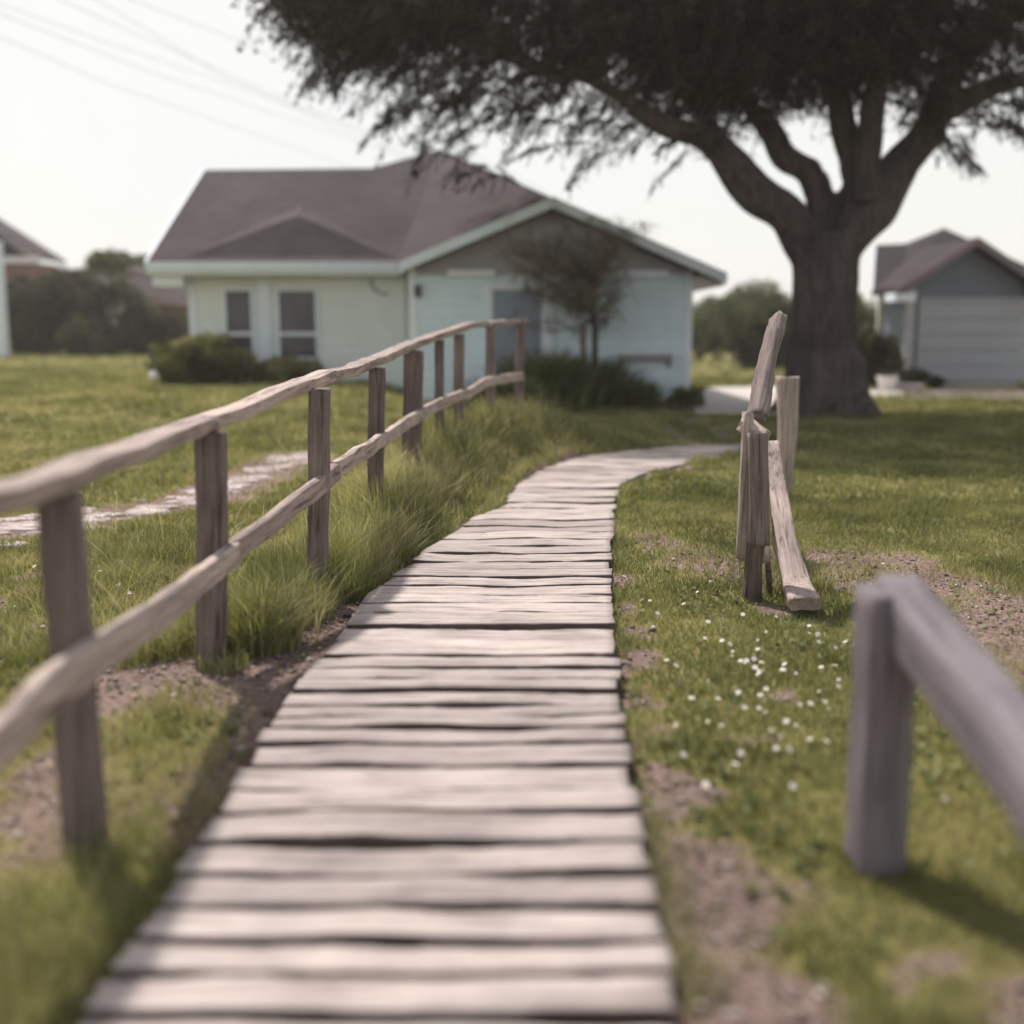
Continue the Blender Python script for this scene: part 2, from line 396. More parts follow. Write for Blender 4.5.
# ------------------------------------------------------------------ boardwalk
bw = empty('boardwalk', (0, 2.5, 0)); tag(bw, 'curving boardwalk of pale weathered planks running from the foreground towards the house', 'boardwalk')
rows = [1075, 1022, 978, 943, 908, 876, 844, 814, 790, 766, 744, 730, 717, 704, 691, 679, 668, 657, 641, 627, 613, 603, 594, 585, 577, 569, 561, 553, 546, 539, 532, 526, 520, 514, 508.5, 503, 498, 493, 488, 483.5, 479, 474.5, 470.5, 467, 463.5, 460, 457, 454, 451, 448.5, 446.2, 444]
M['plank_gap_shade'] = wood_mat('plank_edge_painted_shade', (.17, .135, .128), (.11, .088, .085), (.045, .036, .035))  # darker colour on the plank sides paints in the shade of the gaps
for i in range(len(rows) - 1):
    ya = gp(512, rows[i], BZ).y; yb = gp(512, rows[i + 1], BZ).y
    gap = .045 if i in (1,) else random.uniform(.022, .036)
    if i < 14: gap = max(gap, random.uniform(.026, .042))
    if i > 26: gap = random.uniform(.016, .032)
    wd = yb - ya - gap; yc = (ya + yb) / 2 + gap / 2
    xl = float(bw_left(yc)) + random.uniform(-.015, .02); xr = float(bw_right(yc)) + random.uniform(-.015, .012)
    tilt = random.uniform(-.012, .012) if i < 38 else 0
    th = .06; zt = BZ - th / 2 + random.uniform(-.006, .006)
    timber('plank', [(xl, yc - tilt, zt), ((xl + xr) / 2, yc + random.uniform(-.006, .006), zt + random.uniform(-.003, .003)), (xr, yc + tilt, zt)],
           wd, th, M['plank'], bw, wave=.0055, seg=.04, rough_end=.012, corner=.12, edge_mat=M['plank_gap_shade'], w1=wd * random.uniform(.9, 1.06), shear=((float(bw_left(yb)) - float(bw_left(ya))) / 2, (float(bw_right(yb)) - float(bw_right(ya))) / 2))
for s, (t0) in enumerate((.12, .88)):
    pts = []
    for y in np.linspace(1.75, Y_END - .2, 14):
        L_, R_ = float(bw_left(y)), float(bw_right(y)); pts.append((L_ + (R_ - L_) * t0, y, .002))
    timber('joist', pts, .07, .055, M['dark_post'], bw, wave=.002, seg=.12)

# ------------------------------------------------------------------ left railing fence
fence = empty('wooden_fence', (FENCE[0][0], FENCE[0][1], 0)); tag(fence, 'long weathered two rail timber fence climbing beside the left of the boardwalk', 'fence')
post_top = [(60, 488), (212, 428), (325, 386), (377, 366), (414, 349), (440, 339), (459, 333), (491, 325), (521, 318)]
post_w = [.092, .108, .098, .105, .15, .08, .10, .10, .105]
tops = []
for i, ((fx, fy), (tpx, tpy), w_) in enumerate(zip(FENCE, post_top, post_w)):
    zt = at(tpx, tpy, fy).z; xt = at(tpx, tpy, fy).x
    gz = float(ground_z(fx, fy)) - .12
    tops.append(zt)
    lean = max(-.05, min(.05, xt - fx))
    timber('post', [(fx, fy, gz), (fx + lean * .5, fy, (gz + zt) / 2), (fx + lean, fy, zt - .012)], w_, w_, M['post'], fence, up=(0, 1, 0), wave=.004, seg=.04, rough_end=.01, corner=.14)
# rails follow the traced line; each traced point is put over the fence line in plan
FX = np.array([p[0] for p in FENCE]); FY = np.array([p[1] for p in FENCE])
_e = (FENCE[8][0] * 2 - FENCE[7][0], FENCE[8][1] * 2 - FENCE[7][1])
ext = [(FENCE[0][0] - .02, .6)] + FENCE + [_e]
def on_fence(px, py, side=0.0):
    """ray/vertical plane crossing over the plan polyline of the fence, shifted sideways"""
    d = ray(px, py); best = None
    for (ax, ay), (bx, by) in zip(ext[:-1], ext[1:]):
        vx, vy = bx - ax, by - ay; l = math.hypot(vx, vy); nx_, ny_ = vy / l, -vx / l
        ax2, ay2 = ax + nx_ * side, ay + ny_ * side
        den = d[0] * vy - d[1] * vx
        if abs(den) < 1e-9: continue
        t = (ax2 * vy - ay2 * vx) / den
        qx, qy = d[0] * t, d[1] * t
        u = ((qx - ax2) * vx + (qy - ay2) * vy) / l / l
        if -.08 <= u <= 1.08 and t > 0:
            e = abs(u - min(1, max(0, u)))
            if best is None or e < best[0]: best = (e, Vector((qx, qy, H + d[2] * t)))
    return best[1]
top_line = [(-30, 506), (0, 500), (40, 485), (80, 470), (140, 448), (205, 424), (245, 409), (288, 390), (328, 376), (350, 371), (376, 360), (414, 344), (450, 332), (470, 325), (491, 324), (524, 321)]
low_line = [(-35, 772), (0, 738), (45, 688), (85, 660), (113, 641), (160, 609), (205, 575), (232, 553), (270, 526), (318, 487), (336, 471), (360, 455), (384, 440), (412, 420), (440, 404), (470, 393), (485, 383), (505, 379), (522, 377)]
def rail(lineC, splits, side, w, h, wave, h_end):
    # split the traced line where two boards meet over a post
    for a, b in zip(splits[:-1], splits[1:]):
        seg_ = [p for p in lineC if a <= p[0] <= b]
        if len(seg_) < 2: continue
        P = [on_fence(px, py, side) for px, py in seg_]
        if len(P) >= 2:
            j = Vector((random.uniform(-.006, .006), 0, random.uniform(-.006, .006)))
            d = (P[-1] - P[0]).normalized()
            P[0] = P[0] - d * .02
            timber('rail', [p + j for p in P], w * random.uniform(.94, 1.06), h * random.uniform(.94, 1.06), M['rail'], fence, wave=wave, seg=.045, rough_end=.02, corner=.13)
rail(top_line, [-30, 205, 328, 414, 524], 0.0, .108, .055, .0045, .1)
rail(low_line, [-35, 232, 336, 384, 522], .075, .045, .088, .0045, .1)
print('fence', [(round(a, 2), round(b, 2), round(t, 2)) for (a, b), t in zip(FENCE, tops)])
print('low z', [round(on_fence(a, b, .09).z, 2) for a, b in low_line])

# ------------------------------------------------------------------ right hand near railing
nf = empty('wooden_fence', (.97, 2.75, 0)); tag(nf, 'blurred grey timber rail on a square post in the right foreground', 'fence')
pb = gp(874, 868); Yp = pb.y; pt = at(888, 590, Yp)
timber('post', [(pb.x, Yp, -.1), (pt.x, Yp, pt.z)], .125, .15, M['grey_post'], nf, up=(0, 1, 0), wave=.004, seg=.04, rough_end=.01, corner=.3)
timber('rail', [(pt.x + .045, Yp + .06, pt.z - .035), *[(lambda e: Vector((pt.x + .045, Yp + .06, pt.z - .035)).lerp(e, k))(at(1030, 772, 2.0)) for k in (1.0, 2.05)]], .12, .14, M['grey_post'], nf, wave=.005, seg=.05, rough_end=.01, corner=.2)
timber('post', [(1.06, 1.22, -.1), (1.06, 1.22, pt.z - .17)], .12, .11, M['grey_post'], nf, up=(0, 1, 0), wave=.004, corner=.3)

# ------------------------------------------------------------------ broken fence
pa = gp(753, 600); bf = empty('broken_fence', (pa.x, pa.y, 0)); tag(bf, 'broken old fence with leaning log, two posts and a fallen rail on right lawn', 'fence')
ta = at(757, 432, pa.y)
timber('post', [(pa.x - .005, pa.y, -.1), (pa.x + .01, pa.y, at(755, 530, pa.y).z)], .085, .09, M['dark_post'], bf, up=(0, 1, 0), wave=.006, seg=.03, rough_end=.03, label='dark split foot of the front post')
timber('post', [(pa.x + .013, pa.y + .004, at(755, 545, pa.y).z), (ta.x, pa.y, ta.z)], .10, .10, M['post'], bf, up=(0, 1, 0), wave=.004, seg=.03, rough_end=.015, corner=.2)
timber('splint', [(pa.x - .062, pa.y + .05, at(745, 560, pa.y).z), (at(749, 430, pa.y).x, pa.y + .05, at(749, 414, pa.y).z)], .05, .05, M['rail'], bf, up=(0, 1, 0), wave=.005, rough_end=.02)
timber('rail', [at(745, 424, pa.y + .1), at(764, 437, pa.y + .02)], .10, .07, M['rail'], bf, wave=.006, seg=.02, rough_end=.03, corner=.35)
timber('log', [at(757, 418, pa.y + .12), at(764, 376, pa.y + .42), at(772, 340, pa.y + .7), at(779, 320, pa.y + .9)], .085, .105, M['post'], bf, up=(0, 1, .2), wave=.009, seg=.03, rough_end=.04, corner=.6)
pbk = gp(783, 505); tb = at(789, 377, pbk.y)
timber('post', [(pbk.x, pbk.y, -.1), (at(786, 450, pbk.y).x, pbk.y, at(786, 450, pbk.y).z), (tb.x, pbk.y, tb.z)], .10, .10, M['rail'], bf, up=(0, 1, 0), wave=.007, seg=.03, rough_end=.02, w1=.17, h1=.15, corner=.5, label='post that widens towards its sawn top')
timber('rail', [at(772, 444, 6.9), at(779, 500, 6.5), at(785, 540, 6.1), at(795, 580, 5.75), gp(806, 604, .07)], .095, .05, M['rail'], bf, up=(0, .5, 1), wave=.006, seg=.035, rough_end=.03, w1=.155, h1=.07, corner=.35, label='fallen rail sloping down to the grass')
timber('rail', [at(763, 470, 6.9), at(768, 560, pa.y + .1), gp(770, 596, .0)], .03, .03, M['dark_post'], bf, up=(0, .5, 1), wave=.004)

# ------------------------------------------------------------------ grass
def blades(P, z, h, w, lean, bend_dir, tint, name, mat, label=None, segs=2):
    n = len(P); ang = rng.random(n) * 2 * np.pi
    wx, wy = np.cos(ang) * w * .5, np.sin(ang) * w * .5
    la = bend_dir; lx_, ly_ = np.cos(la) * lean, np.sin(la) * lean
    V = np.zeros((n, 2 * segs + 1, 3)); T = np.zeros((n, 2 * segs + 1))
    for s in range(segs):
        t = s / segs; k = t ** 1.9; ws = 1 - .35 * t
        cx = P[:, 0] + lx_ * k; cy = P[:, 1] + ly_ * k; cz = z + h * (t - .22 * t * t * np.minimum(1.6, lean / np.maximum(h, 1e-4)))
        V[:, 2 * s] = np.stack([cx - wx * ws, cy - wy * ws, cz], 1); V[:, 2 * s + 1] = np.stack([cx + wx * ws, cy + wy * ws, cz], 1)
    V[:, -1] = np.stack([P[:, 0] + lx_, P[:, 1] + ly_, z + h * (1 - .22 * np.minimum(1.6, lean / np.maximum(h, 1e-4)))], 1)
    T[:] = tint[:, None]
    b = np.arange(n)[:, None] * (2 * segs + 1)
    quads = np.concatenate([b + np.array([[2 * s, 2 * s + 1, 2 * s + 3, 2 * s + 2]]) for s in range(segs - 1)]) if segs > 1 else np.zeros((0, 4), int)
    tris = b + np.array([[2 * segs - 2, 2 * segs - 1, 2 * segs]])
    Fs = [f for f in (quads, tris) if len(f)]
    me = mesh_np(name, V.reshape(-1, 3), Fs, False, {'tint': T.ravel()})
    return link(name, me, None, None, mat)
M['grass'] = leaf_mat('lawn_blades', [(0, (.10, .112, .045)), (.35, (.19, .195, .08)), (.62, (.27, .25, .12)), (1, (.46, .38, .25))], .35, posscale=1.1)
M['tall'] = leaf_mat('tall_blades', [(0, (.09, .10, .04)), (.4, (.20, .205, .085)), (.75, (.34, .32, .16)), (1, (.55, .47, .30))], .35, posscale=.8)

def scatter(nc, y0, y1, power, halfw=.62):
    """points in the view wedge with density ~ 1/y^power"""
    u = rng.random(nc)
    e = 2 - power
    y = (y0 ** e + u * (y1 ** e - y0 ** e)) ** (1 / e) if abs(e) > 1e-6 else y0 * (y1 / y0) ** u
    x = (rng.random(nc) * 2 - 1) * (y * halfw + 2.0)
    return np.stack([x, y], 1)
def not_blocked(x, y):
    ok = ~((x > bw_left(y) + .04) & (x < bw_right(y) - .04) & (y < Y_END + .05))
    return ok
def lawn(n, y0, y1, power, hs, ws, name, label):
    P = scatter(n, y0, y1, power); x, y = P[:, 0], P[:, 1]
    d = dirt_mask(x, y); tuft = fbm(x * 3.1 + 70, y * 3.1 + 2, 3)
    keep = not_blocked(x, y) & (rng.random(n) > d * 1.08 - .03)
    # driveways stay clear
    dq = [gp(694, 414), gp(706, 389), gp(905, 389), gp(905, 397), gp(775, 416)]
    clear = (y > gp(512, 412.5).y) & (y < gp(512, 389).y) & (x > gp(700, 405).x * y / gp(700, 405).y) & (x < 512 * y / F * 1.6) & (x - (y - 18.5) * .0 > 3.25)
    clear &= ((y > 19.0) & (y < 27.5) & (x < 5.6)) | ((y > 24.3) & (y < 28))
    keep &= ~clear
    keep &= ~((y > 20.6) & (x > -7.6) & (x < 3.3) & ((x > -2.05) | (y > 23.9)))
    keep &= ~((y > 26) & (x > 9.2) & (x < 18))
    P = P[keep]; x, y, d, tuft = P[:, 0], P[:, 1], d[keep], tuft[keep]
    n = len(P)
    # little weedy clumps give an uneven sward close to the camera
    cl = sstep(.52, .72, fbm(x * 1.3 + 9, y * 1.3 + 77, 3))
    h = rng.uniform(.55, 1.25, n) * hs(y) * (.55 + .9 * tuft) * (1 - .45 * d) * (1 + 1.1 * cl)
    w = ws(y) * rng.uniform(.7, 1.3, n)
    z = ground_z(x, y) - .004
    lean = h * rng.uniform(.1, .9, n)
    left = (x < bw_left(y)).astype(float)
    tint = np.clip(rng.normal(.34, .15, n) + .12 * left + .22 * (d > .2) + .12 * (tuft - .5), 0, 1)
    o = blades(P, z, h, w, lean, rng.random(n) * 6.28, tint, name, M['grass'])
    tag(o, label, 'grass', kind='stuff'); return o
lawn(520000, 1.6, 9, 1.55, lambda y: .030 + .0022 * np.clip(y, 0, 9), lambda y: .0028 + .0005 * y, 'lawn_grass', 'short yellow green lawn grass in the foreground')
lawn(230000, 8.6, 34, 1.9, lambda y: .055 + 0 * y, lambda y: .0026 * y * .55 + .001, 'lawn_grass', 'mown green lawn reaching back to the houses')
lawn(40000, 30, 75, 1.6, lambda y: .07 + 0 * y, lambda y: .003 * y * .6, 'lawn_grass', 'far lawn behind the houses')

# tall grass along the fence and bank
def tall_patch(n, cx, cy, rx_, ry_, hm, dens_fn=None):
    a = rng.random(n) * 6.28; r = np.sqrt(rng.random(n)); 
    return np.stack([cx + np.cos(a) * r * rx_, cy + np.sin(a) * r * ry_], 1), np.full(n, hm) * (1.05 - .45 * r)
PP, HH = [], []
# bank between fence and planks
n = 60000; y = rng.uniform(6.2, 15.0, n); L_ = bw_left(y); fxx = np.interp(y, FY, FX)
lo = fxx - .75; hi = L_ - .02; x = lo + (hi - lo) * rng.random(n)
t = (x - fxx) / np.maximum(.1, hi - fxx)
hh = .34 * np.clip(1.15 - 1.0 * np.clip(t, 0, 1) ** 1.3, .22, 1) * np.where(x < fxx, np.exp(-((x - fxx) / .42) ** 2), 1) * sstep(6.1, 6.9, y) * (1 - .75 * sstep(12.2, 14.2, y))
clump = fbm(x * 2.6 + 5, y * 2.6 + 5, 3)
k = (rng.random(n) < (clump - .30) * 1.6) & (hh > .04)
PP.append(np.stack([x, y], 1)[k]); HH.append((hh * (.5 + 1.0 * clump))[k])
for px, py, n, rx_, ry_, h_ in ((262, 648, 2600, .17, .20, .34), (236, 640, 1200, .12, .2, .30), (290, 618, 2000, .22, .24, .30), (300, 590, 1600, .3, .3, .30), (345, 578, 2600, .25, .40, .34), (372, 560, 2600, .28, .4, .34),
                                (340, 596, 1800, .16, .2, .26), (150, 655, 900, .2, .2, .22), (205, 650, 700, .14, .16, .24), (395, 548, 1800, .16, .3, .22), (180, 560, 900, .5, .4, .2), (90, 900, 500, .22, .3, .13), (50, 960, 500, .2, .3, .14), (110, 850, 260, .12, .12, .12), (130, 740, 300, .15, .2, .12), (225, 672, 260, .1, .1, .14), (400, 520, 3000, .35, .5, .36), (60, 640, 900, .3, .3, .15), (818, 590, 260, .09, .08, .17), (795, 560, 240, .06, .1, .16)):
    g = gp(px, py); P_, H_ = tall_patch(n, g.x, g.y, rx_, ry_, h_); PP.append(P_); HH.append(H_)
P = np.concatenate(PP); h = np.concatenate(HH) * rng.uniform(.55, 1.3, len(P)); x, y = P[:, 0], P[:, 1]
k = ~((x > bw_left(y) - .01) & (x < bw_right(y) + .01)); P, h, x, y = P[k], h[k], x[k], y[k]
nf_ = 9000; yy = rng.uniform(2.0, 12.5, nf_); sd_ = rng.random(nf_) < .62; xe = np.where(sd_, bw_right(yy) + .015 + np.abs(rng.normal(0, .06, nf_)), bw_left(yy) - .015 - np.abs(rng.normal(0, .06, nf_)))
kk = (rng.random(nf_) < sstep(.40, .62, fbm(xe * 3 + 50, yy * 2.2 + 8, 3))) & (sd_ | (yy > 5.6)); P = np.concatenate([P, np.stack([xe, yy], 1)[kk]]); h = np.concatenate([h, rng.uniform(.04, .13, int(kk.sum()))]); x, y = P[:, 0], P[:, 1]
o = blades(P, ground_z(x, y) - .01, h, .0020 + .00036 * y, h * rng.uniform(.05, .95, len(P)) ** 1.2, rng.random(len(P)) * 6.283, np.clip(rng.normal(.50, .24, len(P)) + .1 * fbm(x * 2, y * 2, 2), 0, 1), 'tall_grass', M['tall'], segs=4)
tag(o, 'tall wispy unmown grass growing round the fence posts and bank', 'grass', kind='stuff')
PP = []
for px, py, n, rx_, ry_ in ((262, 640, 90, .3, .3), (300, 600, 110, .35, .4), (370, 560, 130, .35, .5), (150, 640, 60, .4, .4), (420, 510, 160, .4, .8), (470, 470, 200, .5, 1.2), (60, 600, 60, .6, .8), (200, 545, 90, .8, .8), (330, 480, 100, .6, 1.0)):
    g = gp(px, py); P_, H_ = tall_patch(n, g.x, g.y, rx_, ry_, .4); PP.append(P_)
P = np.concatenate(PP); P = P[P[:, 0] < bw_left(P[:, 1]) - .1]; x, y = P[:, 0], P[:, 1]; h = rng.uniform(.16, .46, len(P))
o = blades(P, ground_z(x, y) - .01, h, .0022 + .0003 * y, h * rng.uniform(.2, 1.0, len(P)), rng.random(len(P)) * 6.283, rng.uniform(.75, 1, len(P)), 'dry_grass', M['tall'], segs=6)
tag(o, 'long pale dry grass stalks arching out of the green tufts', 'grass', kind='stuff')
# broad low weeds in the near lawn: small leaf rosettes
def weeds(n, region, name, label):
    P = region(n); x, y = P[:, 0], P[:, 1]; d = dirt_mask(x, y); c = fbm(x * 2.0 + 31, y * 2.0 + 8, 3)
    k = not_blocked(x, y) & (rng.random(n) < sstep(.42, .62, c)) & (rng.random(n) > d * .9); P = P[k]; x, y = P[:, 0], P[:, 1]; n = len(P)
    q = 7; ang = rng.random((n, q)) * 6.28; l = rng.uniform(.012, .032, (n, q)); wd = l * .38
    b = np.stack([np.repeat(x, q), np.repeat(y, q), np.repeat(ground_z(x, y) + rng.uniform(.0, .025, n), q)], 1)
    a = ang.ravel(); l = l.ravel(); wd = wd.ravel(); dx, dy = np.cos(a), np.sin(a); up = rng.uniform(.2, 1.1, len(a))
    m1 = b + np.stack([dx * l * .5 - dy * wd, dy * l * .5 + dx * wd, l * .5 * up], 1); m2 = b + np.stack([dx * l * .5 + dy * wd, dy * l * .5 - dx * wd, l * .5 * up], 1)
    tp = b + np.stack([dx * l, dy * l, l * up * .8], 1)
    V = np.stack([b, m2, tp, m1], 1).reshape(-1, 3); Fq = np.arange(len(V)).reshape(-1, 4)
    o = link(name, mesh_np(name, V, [Fq], False, {'tint': np.repeat(np.clip(rng.normal(.45, .2, len(a)), 0, 1), 4)}), None, None, M['weed']); tag(o, label, 'ground cover', kind='stuff')
M['weed'] = leaf_mat('clover_leaves', [(0, (.06, .075, .02)), (.5, (.13, .15, .04)), (1, (.22, .22, .08))], .3, posscale=1.2)
weeds(5500, lambda n: scatter(n, 1.7, 7, 1.3), 'clover', 'low broad leaved clover and weeds in the near lawn')

# gravel / bark chips on the bare soil
P = scatter(60000, 1.7, 8.5, 1.5); d = dirt_mask(P[:, 0], P[:, 1]); k = (d > .35) & (rng.random(len(P)) < d); P = P[k]
n = len(P); s = rng.gamma(2.2, .0022, n) + .0015; s = np.minimum(s, .02)
base = np.array([[1, 0, 0], [0, 1, 0], [-1, 0, 0], [0, -1, 0], [0, 0, .8], [0, 0, -.5]])
V = base[None] * (s[:, None] * rng.uniform(.5, 1.5, (n, 6)))[:, :, None] 
ca, sa = np.cos(rng.random(n) * 6.28), np.sin(rng.random(n) * 6.28)
Vx = V[:, :, 0] * ca[:, None] - V[:, :, 1] * sa[:, None]; Vy = V[:, :, 0] * sa[:, None] + V[:, :, 1] * ca[:, None]
V = np.stack([Vx + P[:, 0:1], Vy + P[:, 1:2], V[:, :, 2] + ground_z(P[:, 0], P[:, 1])[:, None] + s[:, None] * .3], 2)
fb = np.array([[0, 1, 4], [1, 2, 4], [2, 3, 4], [3, 0, 4], [1, 0, 5], [2, 1, 5], [3, 2, 5], [0, 3, 5]])
Fs = (np.arange(n)[:, None, None] * 6 + fb[None]).reshape(-1, 3)
M['gravel'] = leaf_mat('gravel_stones', [(0, (.07, .05, .042)), (.5, (.20, .15, .13)), (.85, (.36, .30, .27)), (1, (.60, .54, .50))], 0.0)
o = link('gravel', mesh_np('gravel', V.reshape(-1, 3), [Fs], False, {'tint': np.repeat(rng.random(n) ** 1.3, 6)}), None, None, M['gravel']); tag(o, 'fine gravel and chips on the bare soil beside the boardwalk', 'gravel', kind='stuff')
# flat stony crust on the left track
P = []
while len(P) < 190:
    t = random.random() * (len(LPATH) - 1); i = int(t); p = LPATH[i].lerp(LPATH[i + 1], t - i) + Vector((random.gauss(0, .1), random.gauss(0, .33), 0)); P.append(p)
V, Fc = [], []
for p in P:
    k = random.randint(6, 9); r = random.uniform(.03, .17); z = float(ground_z(p.x, p.y)); b0 = len(V); e = random.uniform(1, 2); th = random.uniform(.004, .018)
    for lvl in (0, 1):
        for j in range(k):
            a = 6.283 * j / k; rr = r * (.75 + .5 * mnoise.noise(Vector((a * 1.3, r * 90, p.x * 9)))) * (1 if lvl == 0 else .82)
            V.append((p.x + math.cos(a) * rr * e, p.y + math.sin(a) * rr, z - .01 + lvl * (th + .01)))
    Fc += [(b0 + j, b0 + (j + 1) % k, b0 + k + (j + 1) % k, b0 + k + j) for j in range(k)]; Fc.append(tuple(range(b0 + k, b0 + 2 * k)))
o = link('stony_path', mesh_py('stony_path', V, Fc), None, None, plain('pale_crust_stone', (.42, .35, .33), .95, .35, 5, .6)); tag(o, kind='structure')

# wild flowers ------------------------------------------------------------
def flower_mesh():
    bm = bmesh.new()
    for j in range(8):
        a = 6.283 * j / 8; c, s = math.cos(a), math.sin(a)
        vs = [bm.verts.new((c * r - s * w, s * r + c * w, z)) for r, w, z in ((.002, -.0016, .05), (.008, -.0035, .053), (.0125, 0, .051), (.008, .0035, .053), (.002, .0016, .05))]
        bm.faces.new(vs)
    me = bpy.data.meshes.new('wildflower'); 
    for f in bm.faces: f.material_index = 0
    r = bmesh.ops.create_uvsphere(bm, u_segments=8, v_segments=5, radius=.0035)
    for v in r['verts']:
        v.co.z = v.co.z * .6 + .053
        for f in v.link_faces: f.material_index = 1
    prev = None
    for z, x in ((-.01, 0), (.025, .003), (.05, 0)):
        ring = [bm.verts.new((x + math.cos(a) * .0009, math.sin(a) * .0009, z)) for a in (0, 2.1, 4.2)]
        if prev:
            for i in range(3):
                f = bm.faces.new((prev[i], prev[(i + 1) % 3], ring[(i + 1) % 3], ring[i])); f.material_index = 2
        prev = ring
    bm.to_mesh(me); bm.free(); return me
fm = flower_mesh(); fm.materials.append(M['petal']); fm.materials.append(M['pollen']); fm.materials.append(M['weed'])
flower = bpy.data.objects.new('wildflower', fm)
used = False
def put_flowers(spots, label, group):
    global used
    for px, py in spots:
        g = gp(px, py, .04); o = flower if not used else flower.copy(); used = True
        COL.objects.link(o); s = random.uniform(.5, .95); o.scale = (s * 1.15, s * 1.15, s)
        o.location = (g.x, g.y, float(ground_z(g.x, g.y)) + random.uniform(0, .012)); o.rotation_euler = (random.gauss(.55, .3), random.gauss(0, .3), random.gauss(0, .5))
        tag(o, label, 'flower', group)
spots = [(691, 700), (715, 697), (765, 730), (776, 748), (797, 667), (824, 664), (823, 686), (835, 682), (822, 700), (808, 703), (741, 704), (759, 705), (820, 743), (811, 737), (678, 755), (732, 767), (704, 784), (780, 747), (760, 672), (725, 640), (705, 635), (706, 622), (724, 641), (735, 645), (760, 670), (782, 660), (813, 651), (850, 640), (795, 720), (788, 784), (650, 792), (940, 795), (621, 575), (655, 612), (650, 600), (700, 593), (640, 638), (668, 660), (745, 655), (818, 628), (770, 628), (742, 615), (829, 703)]
random.seed(3)
for _ in range(48): spots.append((random.gauss(770, 62), random.gauss(675, 46)))
spots = [p for p in spots if p[0] > 640 or p[1] < 600]
put_flowers(spots, 'small white wildflower standing in the lawn right of the boardwalk', 'white wildflowers right of the boardwalk')
spots = [(28, 621), (43, 624), (120, 582), (128, 590), (120, 560), (62, 588), (38, 566), (192, 533), (190, 546), (150, 560), (100, 570), (245, 508), (232, 515), (168, 578), (15, 600), (88, 600), (70, 560), (260, 520)]
put_flowers(spots, 'small white wildflower in the rough grass behind the left fence', 'white wildflowers behind the left fence')

# ------------------------------------------------------------------ foliage helpers
def leaf_cloud(C, size, dirs, tint, aspect=.4):
    """one diamond leaf per centre"""
    n = len(C); d = dirs / np.maximum(1e-6, np.linalg.norm(dirs, axis=1))[:, None]
    r = rng.normal(size=(n, 3)); s = np.cross(d, r); s /= np.maximum(1e-6, np.linalg.norm(s, axis=1))[:, None]
    l = size[:, None]; 
    V = np.stack([C - d * l * .5, C + s * l * aspect * .5, C + d * l * .5, C - s * l * aspect * .5], 1)
    return V, np.repeat(tint, 4)
def tube_mesh(paths, K=6):
    V, Fq = [], []; b = 0
    for pts, rad in paths:
        P = np.array(pts, float); n = len(P); T = np.gradient(P, axis=0); T /= np.maximum(1e-9, np.linalg.norm(T, axis=1))[:, None]
        ref = np.array([0.3, .9, .1]) if abs(T[0][2]) > .7 else np.array([0, 0, 1.])
        A = np.cross(T, ref); A /= np.maximum(1e-9, np.linalg.norm(A, axis=1))[:, None]; B = np.cross(T, A)
        an = np.arange(K) * 2 * np.pi / K
        ring = P[:, None] + (A[:, None] * np.cos(an)[None, :, None] + B[:, None] * np.sin(an)[None, :, None]) * np.array(rad)[:, None, None]
        V.append(ring.reshape(-1, 3)); i = np.arange(n - 1)[:, None] * K; k = np.arange(K)[None]
        q = np.stack([i + k, i + (k + 1) % K, i + K + (k + 1) % K, i + K + k], 2).reshape(-1, 4) + b; Fq.append(q); b += n * K
    return np.concatenate(V), np.concatenate(Fq)

def bush(name, label, cat, blobs, n, leaf, mat, group=None, base=None, stem=True, aspect=.5, shell=.55):
    """blobs: (x,y,z,rx,ry,rz)"""
    blobs = np.array(blobs, float); vol = blobs[:, 3] * blobs[:, 4] * blobs[:, 5]; 
    cx, cy = blobs[:, 0].mean(), blobs[:, 1].mean()
    root = empty(name, (cx, cy, 0)); tag(root, label, cat, group)
    pick = rng.choice(len(blobs), n, p=vol / vol.sum()); B = blobs[pick]
    d = rng.normal(size=(n, 3)); d /= np.linalg.norm(d, axis=1)[:, None]; r = shell + (1 - shell) * rng.random(n) ** .6
    rad = 1 + .38 * (fbm(d[:, 0] * 2.2 + pick * 3.1 + 9, d[:, 2] * 2.2 + d[:, 1] * 1.7 + 4, 4) - .45) * 2
    C = B[:, :3] + d * B[:, 3:6] * (r * rad)[:, None]
    # sprigs: push small groups outwards
    C += rng.normal(size=(n, 3)) * .03
    k = C[:, 2] > .01; C = C[k]; d = d[k]; n = len(C)
    clump = fbm(C[:, 0] * 3 + 8, C[:, 2] * 3 + C[:, 1] * 2, 3)
    dirs = d + rng.normal(size=(n, 3)) * .8 + np.array([0, 0, .2])
    V, T = leaf_cloud(C, leaf * rng.uniform(.6, 1.5, n), dirs, np.clip(rng.normal(.4, .18, n) + (clump - .5) * 1.5, 0, 1), aspect)
    link('foliage', mesh_np('foliage', V.reshape(-1, 3), [np.arange(len(V) * 4).reshape(-1, 4)], False, {'tint': T}), root, None, mat)
    if stem:
        paths = []
        for b in blobs:
            for j in range(5):
                a = random.random() * 6.28; e = Vector((b[0] + math.cos(a) * b[3] * .6, b[1] + math.sin(a) * b[4] * .6, b[2] + b[5] * .5)); s = Vector((b[0] + math.cos(a) * b[3] * .12, b[1] + math.sin(a) * b[4] * .12, -.05))
                m_ = s.lerp(e, .5) + Vector((0, 0, .1 * b[5])); w_ = max(.01, .05 * b[5])
                paths.append(([s, m_, e], [w_, w_ * .6, w_ * .25]))
        V2, F2 = tube_mesh(paths, 5); link('stem', mesh_np('stem', V2, [F2], True), root, None, M['twig'])
    return root

